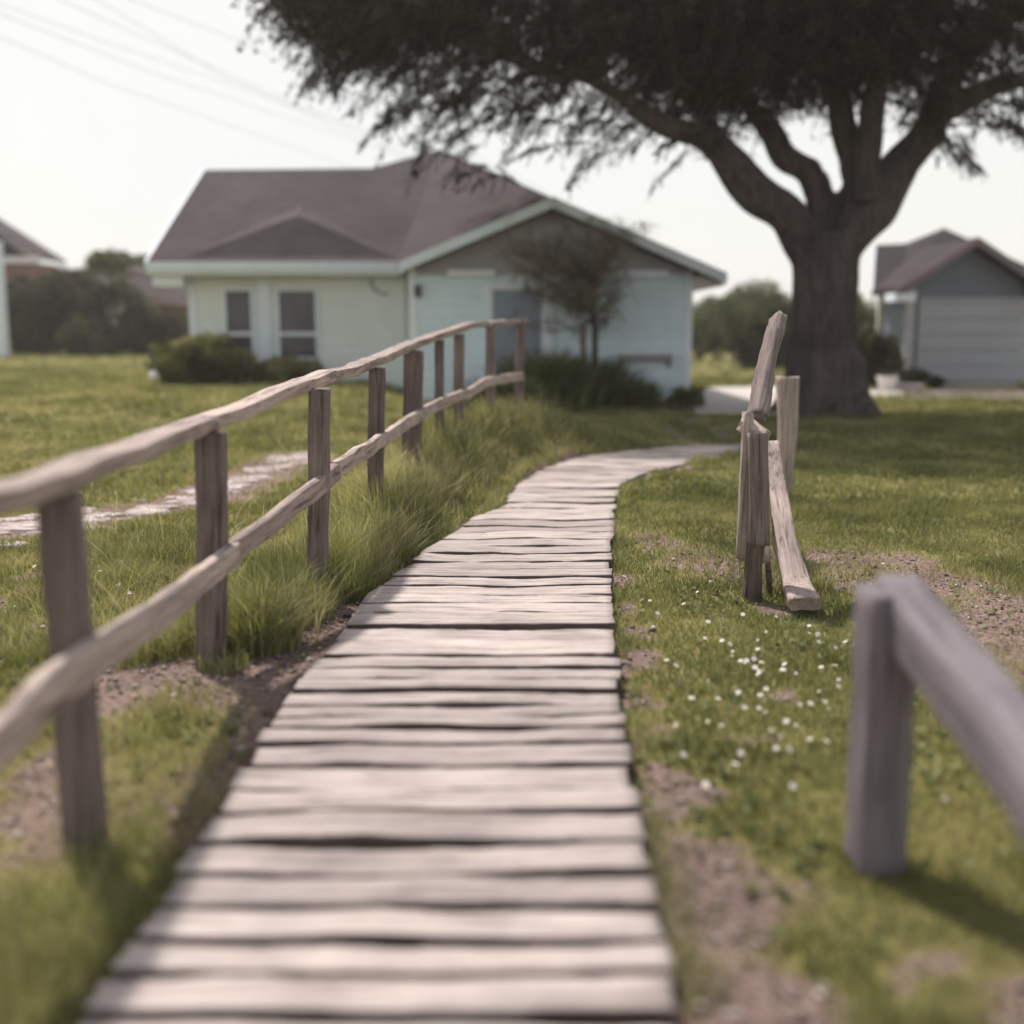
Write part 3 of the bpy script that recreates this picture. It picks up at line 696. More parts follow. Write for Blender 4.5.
M['dark_leaf'] = leaf_mat('dark_hedge_leaves', [(0, (.010, .010, .006)), (.4, (.022, .025, .010)), (.75, (.065, .066, .02)), (1, (.17, .155, .055))], .15)
M['shrub_leaf'] = leaf_mat('shrub_leaves', [(0, (.045, .05, .022)), (.4, (.125, .13, .05)), (.8, (.25, .24, .10)), (1, (.40, .36, .19))], .25)
M['green_leaf'] = leaf_mat('tree_leaves', [(0, (.03, .045, .016)), (.5, (.08, .10, .03)), (1, (.17, .18, .06))], .3)
M['brown_leaf'] = leaf_mat('dry_leaves', [(0, (.12, .10, .085)), (.5, (.21, .175, .15)), (1, (.30, .26, .20))], .3)
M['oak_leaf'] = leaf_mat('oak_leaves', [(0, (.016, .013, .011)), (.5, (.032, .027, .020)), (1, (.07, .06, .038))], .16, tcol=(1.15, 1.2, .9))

# ------------------------------------------------------------------ big tree
TY = 18.6
def tp(px, py, dy=0.0): return at(px, py, TY + dy)
tree = empty('oak_tree', (tp(820, 405).x, TY, 0)); tag(tree, 'large dark oak with a thick forked trunk and wide drooping crown over the lawn', 'tree')
pxm = F / TY
def R_(w): return w / 2 / pxm
limbs = [
    ([tp(822, 425), tp(821, 400), tp(821, 375), tp(823, 340), tp(824, 300), tp(824, 262), tp(822, 232)], [R_(90), R_(78), R_(69), R_(64), R_(62), R_(62), R_(56)]),
    # left limb
    ([tp(812, 268), tp(799, 236, -.1), tp(783, 212, -.2), tp(755, 194, -.3), tp(733, 166, -.4), tp(706, 140, -.5), tp(655, 120, -.6), tp(598, 84, -.7), tp(540, 66, -.8), tp(470, 40, -.8)], [R_(34), R_(38), R_(36), R_(36), R_(32), R_(26), R_(20), R_(15), R_(11), R_(6)]),
    # inner twisted limb
    ([tp(818, 245, .2), tp(819, 218, .2), tp(821, 197, .25), tp(808, 172, .3), tp(784, 156, .35), tp(771, 130, .4), tp(748, 104, .4), tp(722, 72, .5), tp(680, 40, .6), tp(640, 0, .8)], [R_(30), R_(28), R_(27), R_(25), R_(25), R_(25), R_(22), R_(19), R_(15), R_(8)]),
    # centre limb
    ([tp(842, 250, 0), tp(852, 212, .1), tp(856, 175, .1), tp(846, 135, .1), tp(838, 100, 0), tp(818, 55, 0), tp(800, 5, 0), tp(780, -60, 0)], [R_(30), R_(34), R_(28), R_(26), R_(24), R_(22), R_(18), R_(10)]),
    ([tp(864, 200, -.2), tp(868, 150, -.3), tp(874, 100, -.6), tp(880, 50, -1), tp(870, -20, -1.4)], [R_(24), R_(24), R_(24), R_(20), R_(10)]),
    # right limb
    ([tp(834, 265, 0), tp(850, 236, 0), tp(878, 206, 0), tp(898, 168, 0), tp(928, 132, .1), tp(948, 80, .2), tp(985, 35, .3), tp(1040, 0, .5), tp(1110, -20, .7)], [R_(34), R_(40), R_(42), R_(40), R_(34), R_(30), R_(24), R_(17), R_(8)]),
    ([tp(928, 120, .1), tp(965, 100, -.8), tp(1010, 82, -1.5), tp(1070, 78, -2.2)], [R_(30), R_(24), R_(16), R_(8)]),
    ([tp(722, 152, -.4), tp(700, 110, .4), tp(660, 70, 1.2), tp(600, 30, 2)], [R_(22), R_(18), R_(14), R_(7)]),
    ([tp(850, 190, .2), tp(838, 120, 1.2), tp(815, 40, 2.8), tp(790, -20, 4)], [R_(14), R_(16), R_(15), R_(7)]),
]
# root flare
for a in np.linspace(0, 6.28, 10)[:-1]:
    c = tp(822, 405); e = Vector((c.x + math.cos(a) * 1.0 * random.uniform(.85, 1.1), c.y + math.sin(a) * 1.0, -.12)); s = Vector((c.x + math.cos(a) * .38, c.y + math.sin(a) * .38, .95))
    mid = s.lerp(e, .55) + Vector((-math.cos(a) * .16, -math.sin(a) * .16, -.08)); limbs.append(([s, mid, e], [.24, .20, .08]))
dense = []
for pts, rad in limbs:
    pts = [np.array(p) for p in pts]; P2, R2 = [], []
    for i in range(len(pts) - 1):
        p0 = pts[max(0, i - 1)]; p1 = pts[i]; p2 = pts[i + 1]; p3 = pts[min(len(pts) - 1, i + 2)]
        for t in (0, .25, .5, .75):
            P2.append(.5 * ((2 * p1) + (-p0 + p2) * t + (2 * p0 - 5 * p1 + 4 * p2 - p3) * t * t + (-p0 + 3 * p1 - 3 * p2 + p3) * t ** 3)); R2.append(rad[i] * (1 - t) + rad[i + 1] * t)
    P2.append(pts[-1]); R2.append(rad[-1]); dense.append((P2, R2))
bm = bmesh.new()
for P2, R2 in dense:
    rings = []; P_ = np.array(P2); T = np.gradient(P_, axis=0); K = 18
    for i in range(len(P_)):
        t = Vector(T[i]).normalized(); a = t.cross(Vector((.2, 1, .1))).normalized(); b = t.cross(a)
        ring = []
        for k in range(K):
            an = 6.283185 * k / K; nn = 1 + .10 * mnoise.noise(Vector((math.cos(an) * 1.6 + P_[i][0], math.sin(an) * 1.6, P_[i][2] * .7)))
            ring.append(bm.verts.new(Vector(P_[i]) + (a * math.cos(an) + b * math.sin(an)) * R2[i] * nn))
        rings.append(ring)
    for r0, r1 in zip(rings[:-1], rings[1:]):
        for k in range(K): bm.faces.new((r0[k], r0[(k + 1) % K], r1[(k + 1) % K], r1[k]))
    bm.faces.new(rings[0]); bm.faces.new(rings[-1])
bmesh.ops.recalc_face_normals(bm, faces=bm.faces)
tme = bpy.data.meshes.new('trunk_raw'); bm.to_mesh(tme); bm.free()
tmp = bpy.data.objects.new('trunk_raw', tme); COL.objects.link(tmp)
md = tmp.modifiers.new('r', 'REMESH'); md.mode = 'VOXEL'; md.voxel_size = .045; md.use_smooth_shade = True
md2 = tmp.modifiers.new('s', 'SMOOTH'); md2.iterations = 5; md2.factor = .6
dg = bpy.context.evaluated_depsgraph_get(); trunk_me = bpy.data.meshes.new_from_object(tmp.evaluated_get(dg))
bpy.data.objects.remove(tmp); bpy.data.meshes.remove(tme)
trunk_me.name = 'trunk'
# bark ridges and fluting
nv = len(trunk_me.vertices); co = np.empty(nv * 3, np.float32); trunk_me.vertices.foreach_get('co', co); co = co.reshape(-1, 3)
no = np.empty(nv * 3, np.float32); trunk_me.vertex_normals.foreach_get('vector', no); no = no.reshape(-1, 3)
angc = np.arctan2(co[:, 1] - TY, co[:, 0] - tp(820, 300).x)
dsp = (fbm(angc * 2.6 + 20 + co[:, 0] * .6, co[:, 2] * .55 + 10, 3) - .5) * .16 + (fbm(angc * 9 + 40 + co[:, 0] * 2, co[:, 2] * 1.6 + 3, 3) - .5) * .07
co += no * dsp[:, None]; trunk_me.vertices.foreach_set('co', co.ravel()); trunk_me.update()
for p in trunk_me.polygons: p.use_smooth = True
link('trunk', trunk_me, tree, None, M['bark'])

# crown volume: lower edge traced, depth and top from the tree's own spread
lowpx = np.array([288, 297, 314, 342, 380, 420, 465, 500, 540, 570, 600, 640, 675, 700, 730, 760, 790, 830, 870, 900, 940, 980, 1024, 1080, 1140, 1200])
lowpy = np.array([66, 92, 104, 115, 130, 150, 158, 122, 108, 120, 130, 138, 140, 126, 100, 88, 78, 70, 82, 108, 126, 134, 146, 140, 110, 40])
lowX = np.array([at(a, b, TY).x for a, b in zip(lowpx, lowpy)]); lowZ = np.array([at(a, b, TY).z for a, b in zip(lowpx, lowpy)])
cX = (lowX[0] + lowX[-1]) / 2; aX = (lowX[-1] - lowX[0]) / 2
topZ0 = 10.3
def crown_points(n):
    out = []
    while sum(len(o) for o in out) < n:
        m = n * 2; x = rng.uniform(lowX[0], lowX[-1], m); u = (x - cX) / aX
        hd = 4.0 * np.sqrt(np.clip(1 - u ** 2 * .92, 0, 1)); yy = rng.uniform(-1, 1, m); y = TY + yy * hd
        zl = np.interp(x, lowX, lowZ) + .9 * yy ** 2 + (fbm(x * .9 + 4, y * .9 + 60, 3) - .5) * 1.3
        zt = 6.4 + (topZ0 - 6.4) * np.sqrt(np.clip(1 - u ** 2, 0, 1)) * np.sqrt(np.clip(1 - yy ** 2 * .8, 0, 1))
        f = rng.random(m) ** 1.35; z = zl + f * np.maximum(.25, zt - zl)
        # clumpy
        c = fbm(x * .8 + 3 + y * .35, z * 1.1 + 33 + y * .5, 3)
        edge = np.exp(-(z - zl) / .9)
        k = (rng.random(m) < .35 + 1.3 * (c - .3)) & ((rng.random(m) > .62 * edge * (c < .52)))
        out.append(np.stack([x, y, z], 1)[k])
    return np.concatenate(out)[:n]
def zlow(x): return np.interp(x, lowX, lowZ)
c_all = crown_points(15000); c_all = c_all[c_all[:, 2] > zlow(c_all[:, 0]) + 1.35]; c_all = c_all[:6300]
dd_ = rng.normal(size=(1500, 3)); dd_ /= np.linalg.norm(dd_, axis=1)[:, None]; dd_ *= rng.random((1500, 1)) ** .4; c_ = tp(790, 42)
C0 = np.concatenate([c_all, np.array(c_) + dd_ * np.array([2.3, 2.6, .95])]); TW = len(C0)
tx = tp(820, 120).x
od = C0 - np.array([tx, TY, 4.6]); od[:, 2] *= .35; od /= np.linalg.norm(od, axis=1)[:, None]
droop = rng.uniform(.15, .9, TW); LPT = 46; Lt = rng.uniform(.4, 1.0, TW)
dirs0 = od + rng.normal(size=(TW, 3)) * .45; dirs0[:, 2] += .1; dirs0 /= np.linalg.norm(dirs0, axis=1)[:, None]
def spray_leaves(C, D, Lx, dr, n, spread, s0, s1, tn):
    m = len(C); t = rng.random((m, n)) ** .85
    pos = C[:, None] + D[:, None] * (t * Lx[:, None])[..., None]; pos[..., 2] -= t ** 2 * (Lx * dr)[:, None]
    pos = pos + rng.normal(size=(m, n, 3)) * (spread * (1.15 - t))[..., None]
    ld = D[:, None] + rng.normal(size=(m, n, 3)) * .6; ld[..., 2] -= .5 * t
    tint = np.clip(rng.normal(.45, tn, (m, 1)) + rng.normal(0, .15, (m, n)), 0, 1)
    return leaf_cloud(pos.reshape(-1, 3), rng.uniform(s0, s1, m * n), ld.reshape(-1, 3), tint.ravel(), .42)
V1, T1 = spray_leaves(C0, dirs0, Lt, droop, LPT, .13, .05, .115, .2)
# hanging sprays along the underside and rim: each a curved stem with side twigs
NSP = 460; sx = rng.uniform(lowX[0] - .15, lowX[-1], NSP); u = np.clip((sx - cX) / aX, -1, 1)
syy = rng.uniform(-1, 1, NSP); sy_ = TY + syy * 4.0 * np.sqrt(np.clip(1 - u ** 2 * .92, .03, 1))
ez = zlow(sx) + .9 * syy ** 2 + rng.normal(.22, .5, NSP) + (fbm(sx * 1.4, sy_ * 1.4, 2) - .5) * 1.1
rim = np.clip((lowX[0] + 1.8 - sx) / 1.8, 0, 1); ez += rim * rng.uniform(-.2, 1.7, NSP)
SL = rng.uniform(.9, 2.0, NSP); SD = rng.uniform(.35, .95, NSP)
az = np.stack([(sx - tx) * .9, (sy_ - TY) * 1.1, np.zeros(NSP)], 1); az /= np.linalg.norm(az, axis=1)[:, None]; az += rng.normal(size=(NSP, 3)) * .38; az[:, 2] = rng.uniform(-.1, .25, NSP); az /= np.linalg.norm(az, axis=1)[:, None]
org = np.stack([sx, sy_, ez], 1) - az * SL[:, None]; org[:, 2] += SL * SD
TWN = 27; tt = rng.random((NSP, TWN)) ** .8
tc_ = org[:, None] + az[:, None] * (tt * SL[:, None])[..., None]; tc_[..., 2] -= tt ** 2 * (SL * SD)[:, None]
td = az[:, None] * .9 + rng.normal(size=(NSP, TWN, 3)) * .55; td[..., 2] -= .25 + .5 * tt; td /= np.linalg.norm(td, axis=2)[..., None]
TCf, TDf = tc_.reshape(-1, 3), td.reshape(-1, 3); tl = (rng.uniform(.14, .42, (NSP, TWN)) * (1.15 - .6 * tt)).ravel()
V2, T2 = spray_leaves(TCf, TDf, tl, np.full(len(TCf), .4), 26, .026, .028, .062, .2)
V = np.concatenate([V1, V2]); T = np.concatenate([T1, T2])
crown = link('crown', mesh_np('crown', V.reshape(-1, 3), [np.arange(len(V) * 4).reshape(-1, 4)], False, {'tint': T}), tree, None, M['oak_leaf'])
# branches into the crown
paths = []
ends = [(np.array(P2), np.array(R2)) for P2, R2 in dense[1:9]]
sel = rng.choice(TW, 620, replace=False)
for q in C0[sel]:
    best = None
    for P2, R2 in ends:
        dd = np.linalg.norm(P2 - q, axis=1) + np.where(P2[:, 2] > q[2] + .8, 1.0, 0) ; dd[:6] += 3; i = int(np.argmin(dd))
        if best is None or dd[i] < best[0]: best = (dd[i], P2[i], R2[i])
    if best[0] > 9: continue
    s, r = best[1], min(best[2] * .45, .012 * best[0] + .012); n_ = 9; pts = []
    bend = rng.normal(size=3) * .12 * best[0]; bend[2] = abs(bend[2]) * .8
    for i in range(n_):
        u = i / (n_ - 1); p = s * (1 - u) + q * u + bend * math.sin(math.pi * u) + rng.normal(size=3) * .035 * (0 < i < n_ - 1); pts.append(p)
    paths.append((pts, [r * (1 - .85 * i / (n_ - 1)) for i in range(n_)]))
for i in range(0, TW, 3):   # twigs
    tt = np.linspace(0, .85, 4); p = C0[i] + dirs0[i] * (tt * Lt[i])[:, None]; p[:, 2] -= tt ** 2 * Lt[i] * droop[i]; paths.append((p, [.009, .007, .005, .003]))
for i in range(NSP):
    t5 = np.linspace(0, 1, 6); p = org[i] + az[i] * (t5 * SL[i])[:, None]; p[:, 2] -= t5 ** 2 * SL[i] * SD[i]; paths.append((p, [.016, .013, .010, .008, .005, .003]))
for q in org[::2]:
    best = None
    for P2, R2 in ends:
        dd = np.linalg.norm(P2 - q, axis=1); dd[:6] += 3; i = int(np.argmin(dd))
        if best is None or dd[i] < best[0]: best = (dd[i], P2[i])
    s_ = best[1]; bend = rng.normal(size=3) * .1 * best[0]; bend[2] = abs(bend[2]); rr = .01 * best[0] + .012
    pts = [s_ * (1 - k_) + q * k_ + bend * math.sin(math.pi * k_) for k_ in np.linspace(0, 1, 8)]; paths.append((pts, [rr * (1 - .7 * k_) for k_ in np.linspace(0, 1, 8)]))
V, Fq = tube_mesh(paths, 4); link('branch', mesh_np('branch', V, [Fq], True), tree, None, M['bark'])

# ------------------------------------------------------------------ architecture helpers
def poly_slab(name, pts, th, mat, parent, down=Vector((0, 0, -1))):
    P = [Vector(p) for p in pts]; n = len(P); V = P + [p + down * th for p in P]
    Fc = [tuple(range(n)), tuple(range(2 * n - 1, n - 1, -1))] + [(i, i + n, (i + 1) % n + n, (i + 1) % n) for i in range(n)]
    return link(name, mesh_py(name, V, Fc), parent, None, mat)
def boxes(name, bl, mat, parent, bev=.006):
    bm = bmesh.new()
    for x0, x1, y0, y1, z0, z1 in bl:
        r = bmesh.ops.create_cube(bm, size=1, matrix=Matrix.Translation(((x0 + x1) / 2, (y0 + y1) / 2, (z0 + z1) / 2)) @ Matrix.Diagonal((abs(x1 - x0), abs(y1 - y0), abs(z1 - z0), 1)))
        es = {e for v in r['verts'] for e in v.link_edges}
        if bev: bmesh.ops.bevel(bm, geom=list(es), offset=min(bev, abs(x1 - x0) * .2, abs(y1 - y0) * .2, abs(z1 - z0) * .2), segments=1, affect='EDGES')
    me = bpy.data.meshes.new(name); bm.to_mesh(me); bm.free(); return link(name, me, parent, None, mat)
def siding(name, z0, z1, xl, xr, y, mat, parent, lap=.19, depth=.028, axis='x'):
    """lap siding on a wall facing -Y (axis x) or on a side wall (axis y, facing sign)"""
    V, Fc = [], []; z = z0
    while z < z1 - .001:
        zt = min(z1, z + lap); a0, b0, a1, b1 = xl(z), xr(z), xl(zt), xr(zt)
        if b0 > a0 and b1 >= a1 - 1e-4:
            i = len(V)
            if axis == 'x': V += [(a0, y, z), (b0, y, z), (b0, y - depth, z), (a0, y - depth, z), (a1, y, zt), (b1, y, zt)]
            else: s = -1 if axis == '-y' else 1; V += [(y, a0, z), (y, b0, z), (y + s * depth, b0, z), (y + s * depth, a0, z), (y, a1, zt), (y, b1, zt)]
            Fc += [(i, i + 3, i + 2, i + 1), (i + 3, i + 4, i + 5, i + 2), (i + 3, i, i + 4), (i + 2, i + 5, i + 1)]
        z = zt
    me = bpy.data.meshes.new(name); me.from_pydata(V, [], Fc); return link(name, me, parent, None, mat)
def bar(name, a, b, w, h, mat, parent, n=None):
    """straight board from a to b, h vertical"""
    a, b = Vector(a), Vector(b); d = (b - a).normalized(); s = d.cross(Vector((0, 0, 1))).normalized() * w / 2; u = Vector((0, 0, h / 2))
    V = [a - s - u, a + s - u, a + s + u, a - s + u, b - s - u, b + s - u, b + s + u, b - s + u]
    return link(name, mesh_py(name, V, [(0, 1, 2, 3), (4, 5, 6, 7), (0, 1, 5, 4), (1, 2, 6, 5), (2, 3, 7, 6), (3, 0, 4, 7)]), parent, None, mat)

# ------------------------------------------------------------------ the pale house
YG, YL = 21.0, 24.0
hs = empty('house', (-2, 22, 0)); tag(hs, 'pale aqua clapboard bungalow with a brown shingle roof at the end of the boardwalk', 'house')
xc0 = at(411, 300, YG).x; xc1 = at(691, 300, YG).x; xw0 = at(190, 300, YL).x
yf = 20.35; yfl = 23.35
FL = at(399, 263, yf); G = at(553, 198, yf); FR = at(727, 274, yf)
A = at(440, 149, 27.5); Vv = at(372, 168, 28.0); RL = at(205, 170, 28.0); EL = at(147, 262, yfl); IC = at(398, 262, yfl)
def under(p, q, x):  # z on line
    return p.z + (q.z - p.z) * (x - p.x) / (q.x - p.x)
# walls
eaveL = FL.z
def gl(z):
    if z <= FL.z - .12: return xc0
    return max(xc0, FL.x + (z + .16 - FL.z) * (G.x - FL.x) / (G.z - FL.z))
def gr(z):
    if z <= FR.z - .05: return xc1
    return min(xc1, FR.x - (z + .16 - FR.z) * (FR.x - G.x) / (G.z - FR.z))
zsplit = at(500, 274, YG).z
siding('wall', .12, zsplit, lambda z: xc0, lambda z: min(xc1, gr(z)), YG, M['aqua'], hs)
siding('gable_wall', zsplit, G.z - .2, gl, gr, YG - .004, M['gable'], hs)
siding('wall', .12, EL.z - .05, lambda z: xw0, lambda z: xc0, YL, M['cream'], hs)
siding('side_wall', .12, FR.z + .15, lambda z: YG, lambda z: 29.5, xc1, M['aqua'], hs, axis='y')
siding('side_wall', .12, EL.z - .05, lambda z: YL, lambda z: 32.2, xw0, M['cream'], hs, axis='-y')
def side_gable(name, x, y0, y1, z0, yr, zr, mat, parent):
    poly = [(x, y0, z0), (x, y1, z0), (x, yr, zr)]; poly_slab(name, poly, .05, mat, parent, Vector((1, 0, 0)))
side_gable('gable_wall', xw0, YL, 32.2, EL.z - .05, 28, RL.z - .2, M['cream'], hs)
boxes('back_wall', [(xw0 + .02, xc1 - .02, 29.4, 29.5, 0, 2.6)], M['cream'], hs)
boxes('side_wall', [(xc0, xc0 + .1, YG + .02, YL - .02, .0, FL.z - .1)], M['aqua'], hs)
boxes('foundation', [(xc0 - .02, xc1 + .02, YG - .03, 29.45, -.1, .118), (xw0 - .02, xc0 - .03, YL - .03, 32, -.1, .118)], M['concrete'], hs)
# corner boards
boxes('corner_board', [(xc1 - .11, xc1 + .03, YG - .035, YG + .1, .12, FR.z + .08)], M['trim'], hs)
boxes('corner_board', [(xc0 - .03, xc0 + .1, YG - .035, YG + .05, .12, FL.z - .08)], M['trim'], hs)
boxes('corner_board', [(xw0 - .03, xw0 + .13, YL - .035, YL + .1, .12, EL.z - .1)], M['trim'], hs)
xb = at(257, 300, YL).x; xb2 = at(274, 300, YL).x
boxes('pilaster', [(xb + .03, xb2 - .06, YL - .06, YL - .019, .12, EL.z - .12)], M['trim'], hs)
# roofs
th = .13
roof = poly_slab('roof', [FL, G, A], th, M['roof'], hs)
poly_slab('roof', [FL, A, IC], th, M['roof'], hs); poly_slab('roof', [A, Vv, IC], th, M['roof'], hs)
BR = Vector((FR.x, 29.9, FR.z)); BL2 = Vector((IC.x, 32.7, EL.z))
poly_slab('roof', [G, FR, BR, A], th, M['roof'], hs)
poly_slab('roof', [A, BR, Vector((Vv.x, 32.7, EL.z)), Vv], th, M['roof'], hs)
poly_slab('roof', [EL, IC, Vv, RL], th, M['roof'], hs)
poly_slab('roof', [RL, Vv, Vector((Vv.x, 32.7, EL.z)), Vector((EL.x, 32.7, EL.z))], th, M['roof'], hs)
# low cross hip on the left slope
def on_slope(px, py):
    n = (IC - EL).cross(RL - EL).normalized(); d = Vector(ray(px, py)); o_ = Vector((0, 0, H)); return o_ + d * ((EL - o_).dot(n) / d.dot(n))
ca, cb, cp = on_slope(185, 257), on_slope(394, 257), on_slope(302, 206); q = on_slope(300, 234); n_ = (IC - EL).cross(RL - EL).normalized(); n_ = n_ if n_.z > 0 else -n_
q = q + n_ * .42; cp2 = cp + n_ * .03
link('cross_roof', mesh_py('cross_roof', [ca, cb, cp2, q], [(0, 1, 3), (0, 3, 2), (1, 2, 3)]), hs, None, M['roof'])
# fascias and gutters
dz = Vector((0, -.02, -.075))
bar('fascia', FL + dz, G + dz + Vector((.0, 0, 0)), .04, .19, M['fascia'], hs)
bar('fascia', G + dz + Vector((.003, 0, 0)), FR + dz, .04, .19, M['fascia'], hs)
bar('gutter', EL + Vector((-.02, -.05, -.08)), IC + Vector((.1, -.05, -.08)), .12, .16, M['fascia'], hs)
bar('fascia', EL + Vector((-.0, -.0, -.2)), IC + Vector((.1, 0, -.2)), .03, .10, M['trim'], hs)
bar('fascia', EL + Vector((-.03, 0, -.08)), RL + Vector((-.03, 0, -.08)), .03, .18, M['trim'], hs)
# soffits
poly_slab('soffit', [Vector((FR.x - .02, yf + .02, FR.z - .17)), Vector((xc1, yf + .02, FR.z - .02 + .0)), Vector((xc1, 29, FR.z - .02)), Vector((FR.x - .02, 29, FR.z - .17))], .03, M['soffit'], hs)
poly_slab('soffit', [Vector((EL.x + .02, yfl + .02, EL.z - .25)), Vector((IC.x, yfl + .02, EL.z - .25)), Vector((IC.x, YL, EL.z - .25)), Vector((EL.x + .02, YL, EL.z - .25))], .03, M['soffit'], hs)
# eave return bracket at the left corner
boxes('eave_return', [(EL.x + .05, xw0 + .02, yfl + .12, YL + .2, EL.z - .48, EL.z - .26)], M['trim'], hs)
# horizontal beams under the gable
xa, xa2 = at(448, 275, YG).x, at(496, 275, YG).x; boxes('beam', [(xa, xa2, YG - .14, YG - .025, zsplit - .05, zsplit + .07)], M['trim'], hs)
xa, xa2 = at(600, 275, YG).x, at(668, 275, YG).x; boxes('beam', [(xa, xa2, YG - .14, YG - .025, zsplit - .08, zsplit + .06)], M['trim'], hs)
# windows
def window(x0, x1, z0, z1, y, parent, rail_z=None, fr=.075):
    w = empty_child('window', parent, (x0, y, z0))
    f = [(x0 - fr, x0, y - .06, y - .01, z0 - fr, z1 + fr), (x1, x1 + fr, y - .06, y - .01, z0 - fr, z1 + fr), (x0 + .001, x1 - .001, y - .057, y - .012, z1, z1 + fr), (x0 + .001, x1 - .001, y - .057, y - .012, z0 - fr, z0)]
    boxes('frame', f, M['trim'], w)
    if rail_z: boxes('meeting_rail', [(x0 + .002, x1 - .002, y - .065, y - .03, rail_z - .04, rail_z + .04)], M['trim'], w)
    boxes('pane', [(x0 + .001, x1 - .001, y - .04, y - .022, z0 + .001, z1 - .001)], M['glass'], w, 0)
    boxes('sill', [(x0 - fr - .03, x1 + fr + .03, y - .10, y - .012, z0 - fr - .05, z0 - fr - .002)], M['trim'], w)
def empty_child(name, parent, loc):
    o = bpy.data.objects.new(name, None); COL.objects.link(o); o.parent = parent; o.matrix_basis = wm(parent).inverted() @ Matrix.Translation(loc); return o
a_, b_ = at(226, 291, YL), at(253, 356, YL); window(a_.x, b_.x, b_.z, a_.z, YL, hs, at(240, 334, YL).z)
a_, b_ = at(279, 291, YL), at(317, 357, YL); window(a_.x, b_.x, b_.z, a_.z, YL, hs, at(298, 334, YL).z)
# door
a_, b_ = at(493, 290, YG), at(541, 400, YG)
dr = boxes('door', [(a_.x, b_.x, YG - .06, YG - .02, .16, a_.z)], M['door'], hs)
zz = [.3, .95, 1.05, a_.z - .15]; xm = (a_.x + b_.x) / 2
boxes('panel', [(a_.x + .12, xm - .05, YG - .072, YG - .058, zz[0], zz[1]), (xm + .05, b_.x - .12, YG - .072, YG - .058, zz[0], zz[1]), (a_.x + .12, xm - .05, YG - .072, YG - .058, zz[2], zz[3]), (xm + .05, b_.x - .12, YG - .072, YG - .058, zz[2], zz[3])], M['door'], dr)
boxes('handle', [(b_.x - .1, b_.x - .06, YG - .12, YG - .06, .98, 1.06)], M['iron'], dr)
boxes('door_frame', [(a_.x - .15, a_.x - .002, YG - .08, YG - .01, .12, a_.z + .12), (b_.x + .002, b_.x + .05, YG - .08, YG - .01, .12, a_.z + .12), (b_.x + .055, b_.x + .22, YG - .09, YG - .01, .12, a_.z + .12), (a_.x, b_.x, YG - .075, YG - .012, a_.z + .002, a_.z + .12)], M['trim'], hs)
boxes('step', [(a_.x - .2, b_.x + .25, YG - .5, YG - .04, -.05, .15)], M['concrete'], hs)
# wall rack low on the right part, its brackets
a_, b_ = at(618, 352, YG), at(671, 358, YG)
rk = boxes('wall_shelf', [(a_.x, b_.x, YG - .22, YG - .022, b_.z - .02, a_.z - .03)], plain('faded_board', (.36, .33, .32), .8), hs)
boxes('bracket', [(a_.x + .03, a_.x + .07, YG - .18, YG - .02, b_.z - .16, b_.z - .025), (b_.x - .07, b_.x - .03, YG - .18, YG - .02, b_.z - .16, b_.z - .025)], M['iron'], rk)
# downpipe
xd = at(404, 300, YL).x
boxes('downpipe', [(xd - .05, xd + .03, YL - .12, YL - .03, .12, EL.z - .3)], M['cream'], hs)
P_ = [at(384 + 14 * math.cos(a), 276 + 18 * math.sin(a), YL - .06) for a in np.linspace(3.0, 1.3, 8)]
V, Fq = tube_mesh([(P_, [.018] * 8)], 6); link('cable', mesh_np('cable', V, [Fq], True), hs, None, M['cable'])
boxes('lamp', [(at(399, 300, YG).x + .30, at(399, 300, YG).x + .42, YG - .14, YG - .03, at(400, 297, YG).z, at(400, 285, YG).z)], M['iron'], hs)
# low brick edging against the house
ed = empty('brick_edging', (2.5, 20.3, 0)); tag(ed, 'low row of brown bricks edging the bed below the aqua gable wall', 'edging')
x = at(630, 400, 20.3).x; bl = []
while x < at(703, 400, 20.3).x:
    l = random.uniform(.20, .3); bl.append((x, x + l - .02, 20.22 + random.uniform(-.03, .03), 20.42, -.03, random.uniform(.1, .22))); x += l
boxes('bricks', bl, M['brick'], ed, .015)

# ------------------------------------------------------------------ the right house
YR = 27.5
rh = empty('house', (12, 30, 0)); tag(rh, 'slate grey house with a brown roof and a wide pale garage door on the right', 'house')
a0 = at(908, 300, YR); pk = at(980, 240, YR); bw_ = at(924, 300, YR)
eR = at(897, 287, YR - .5); pR = at(978, 237, YR - .5); xr2 = 2 * pR.x - eR.x + .0
eR2 = Vector((pR.x + (pR.x - eR.x), YR - .5, eR.z))
sl = (pR.z - eR.z) / (pR.x - eR.x)
xl_, xr_ = a0.x, 2 * pR.x - a0.x
siding('wall', .1, pR.z - .15, lambda z: xl_ if z < eR.z else max(xl_, eR.x + (z + .2 - eR.z) / sl), lambda z: xr_ if z < eR.z else min(xr_, eR2.x - (z + .2 - eR.z) / sl), YR, M['slate'], rh)
siding('side_wall', .1, eR.z, lambda z: YR, lambda z: 29.3, xl_, M['slate'], rh, axis='-y')
boxes('foundation', [(xl_ - .02, xr_, YR - .02, 29.28, -.1, .098)], M['concrete'], rh)
boxes('corner_board', [(xl_ - .03, xl_ + .18, YR - .04, YR + .08, .1, eR.z - .02)], plain('grey_trim', (.42, .43, .46), .6), rh)
g0, g1 = at(923, 302, YR), at(1060, 386, YR)
gd = empty_child('garage_door', rh, (g0.x, YR, 0))
hh_ = (g0.z - .14) / 5
boxes('panel', [(g0.x, g1.x, YR - .05, YR - .022, .14 + i * hh_, .14 + (i + 1) * hh_ - .015) for i in range(5)], M['garage'], gd, .01)
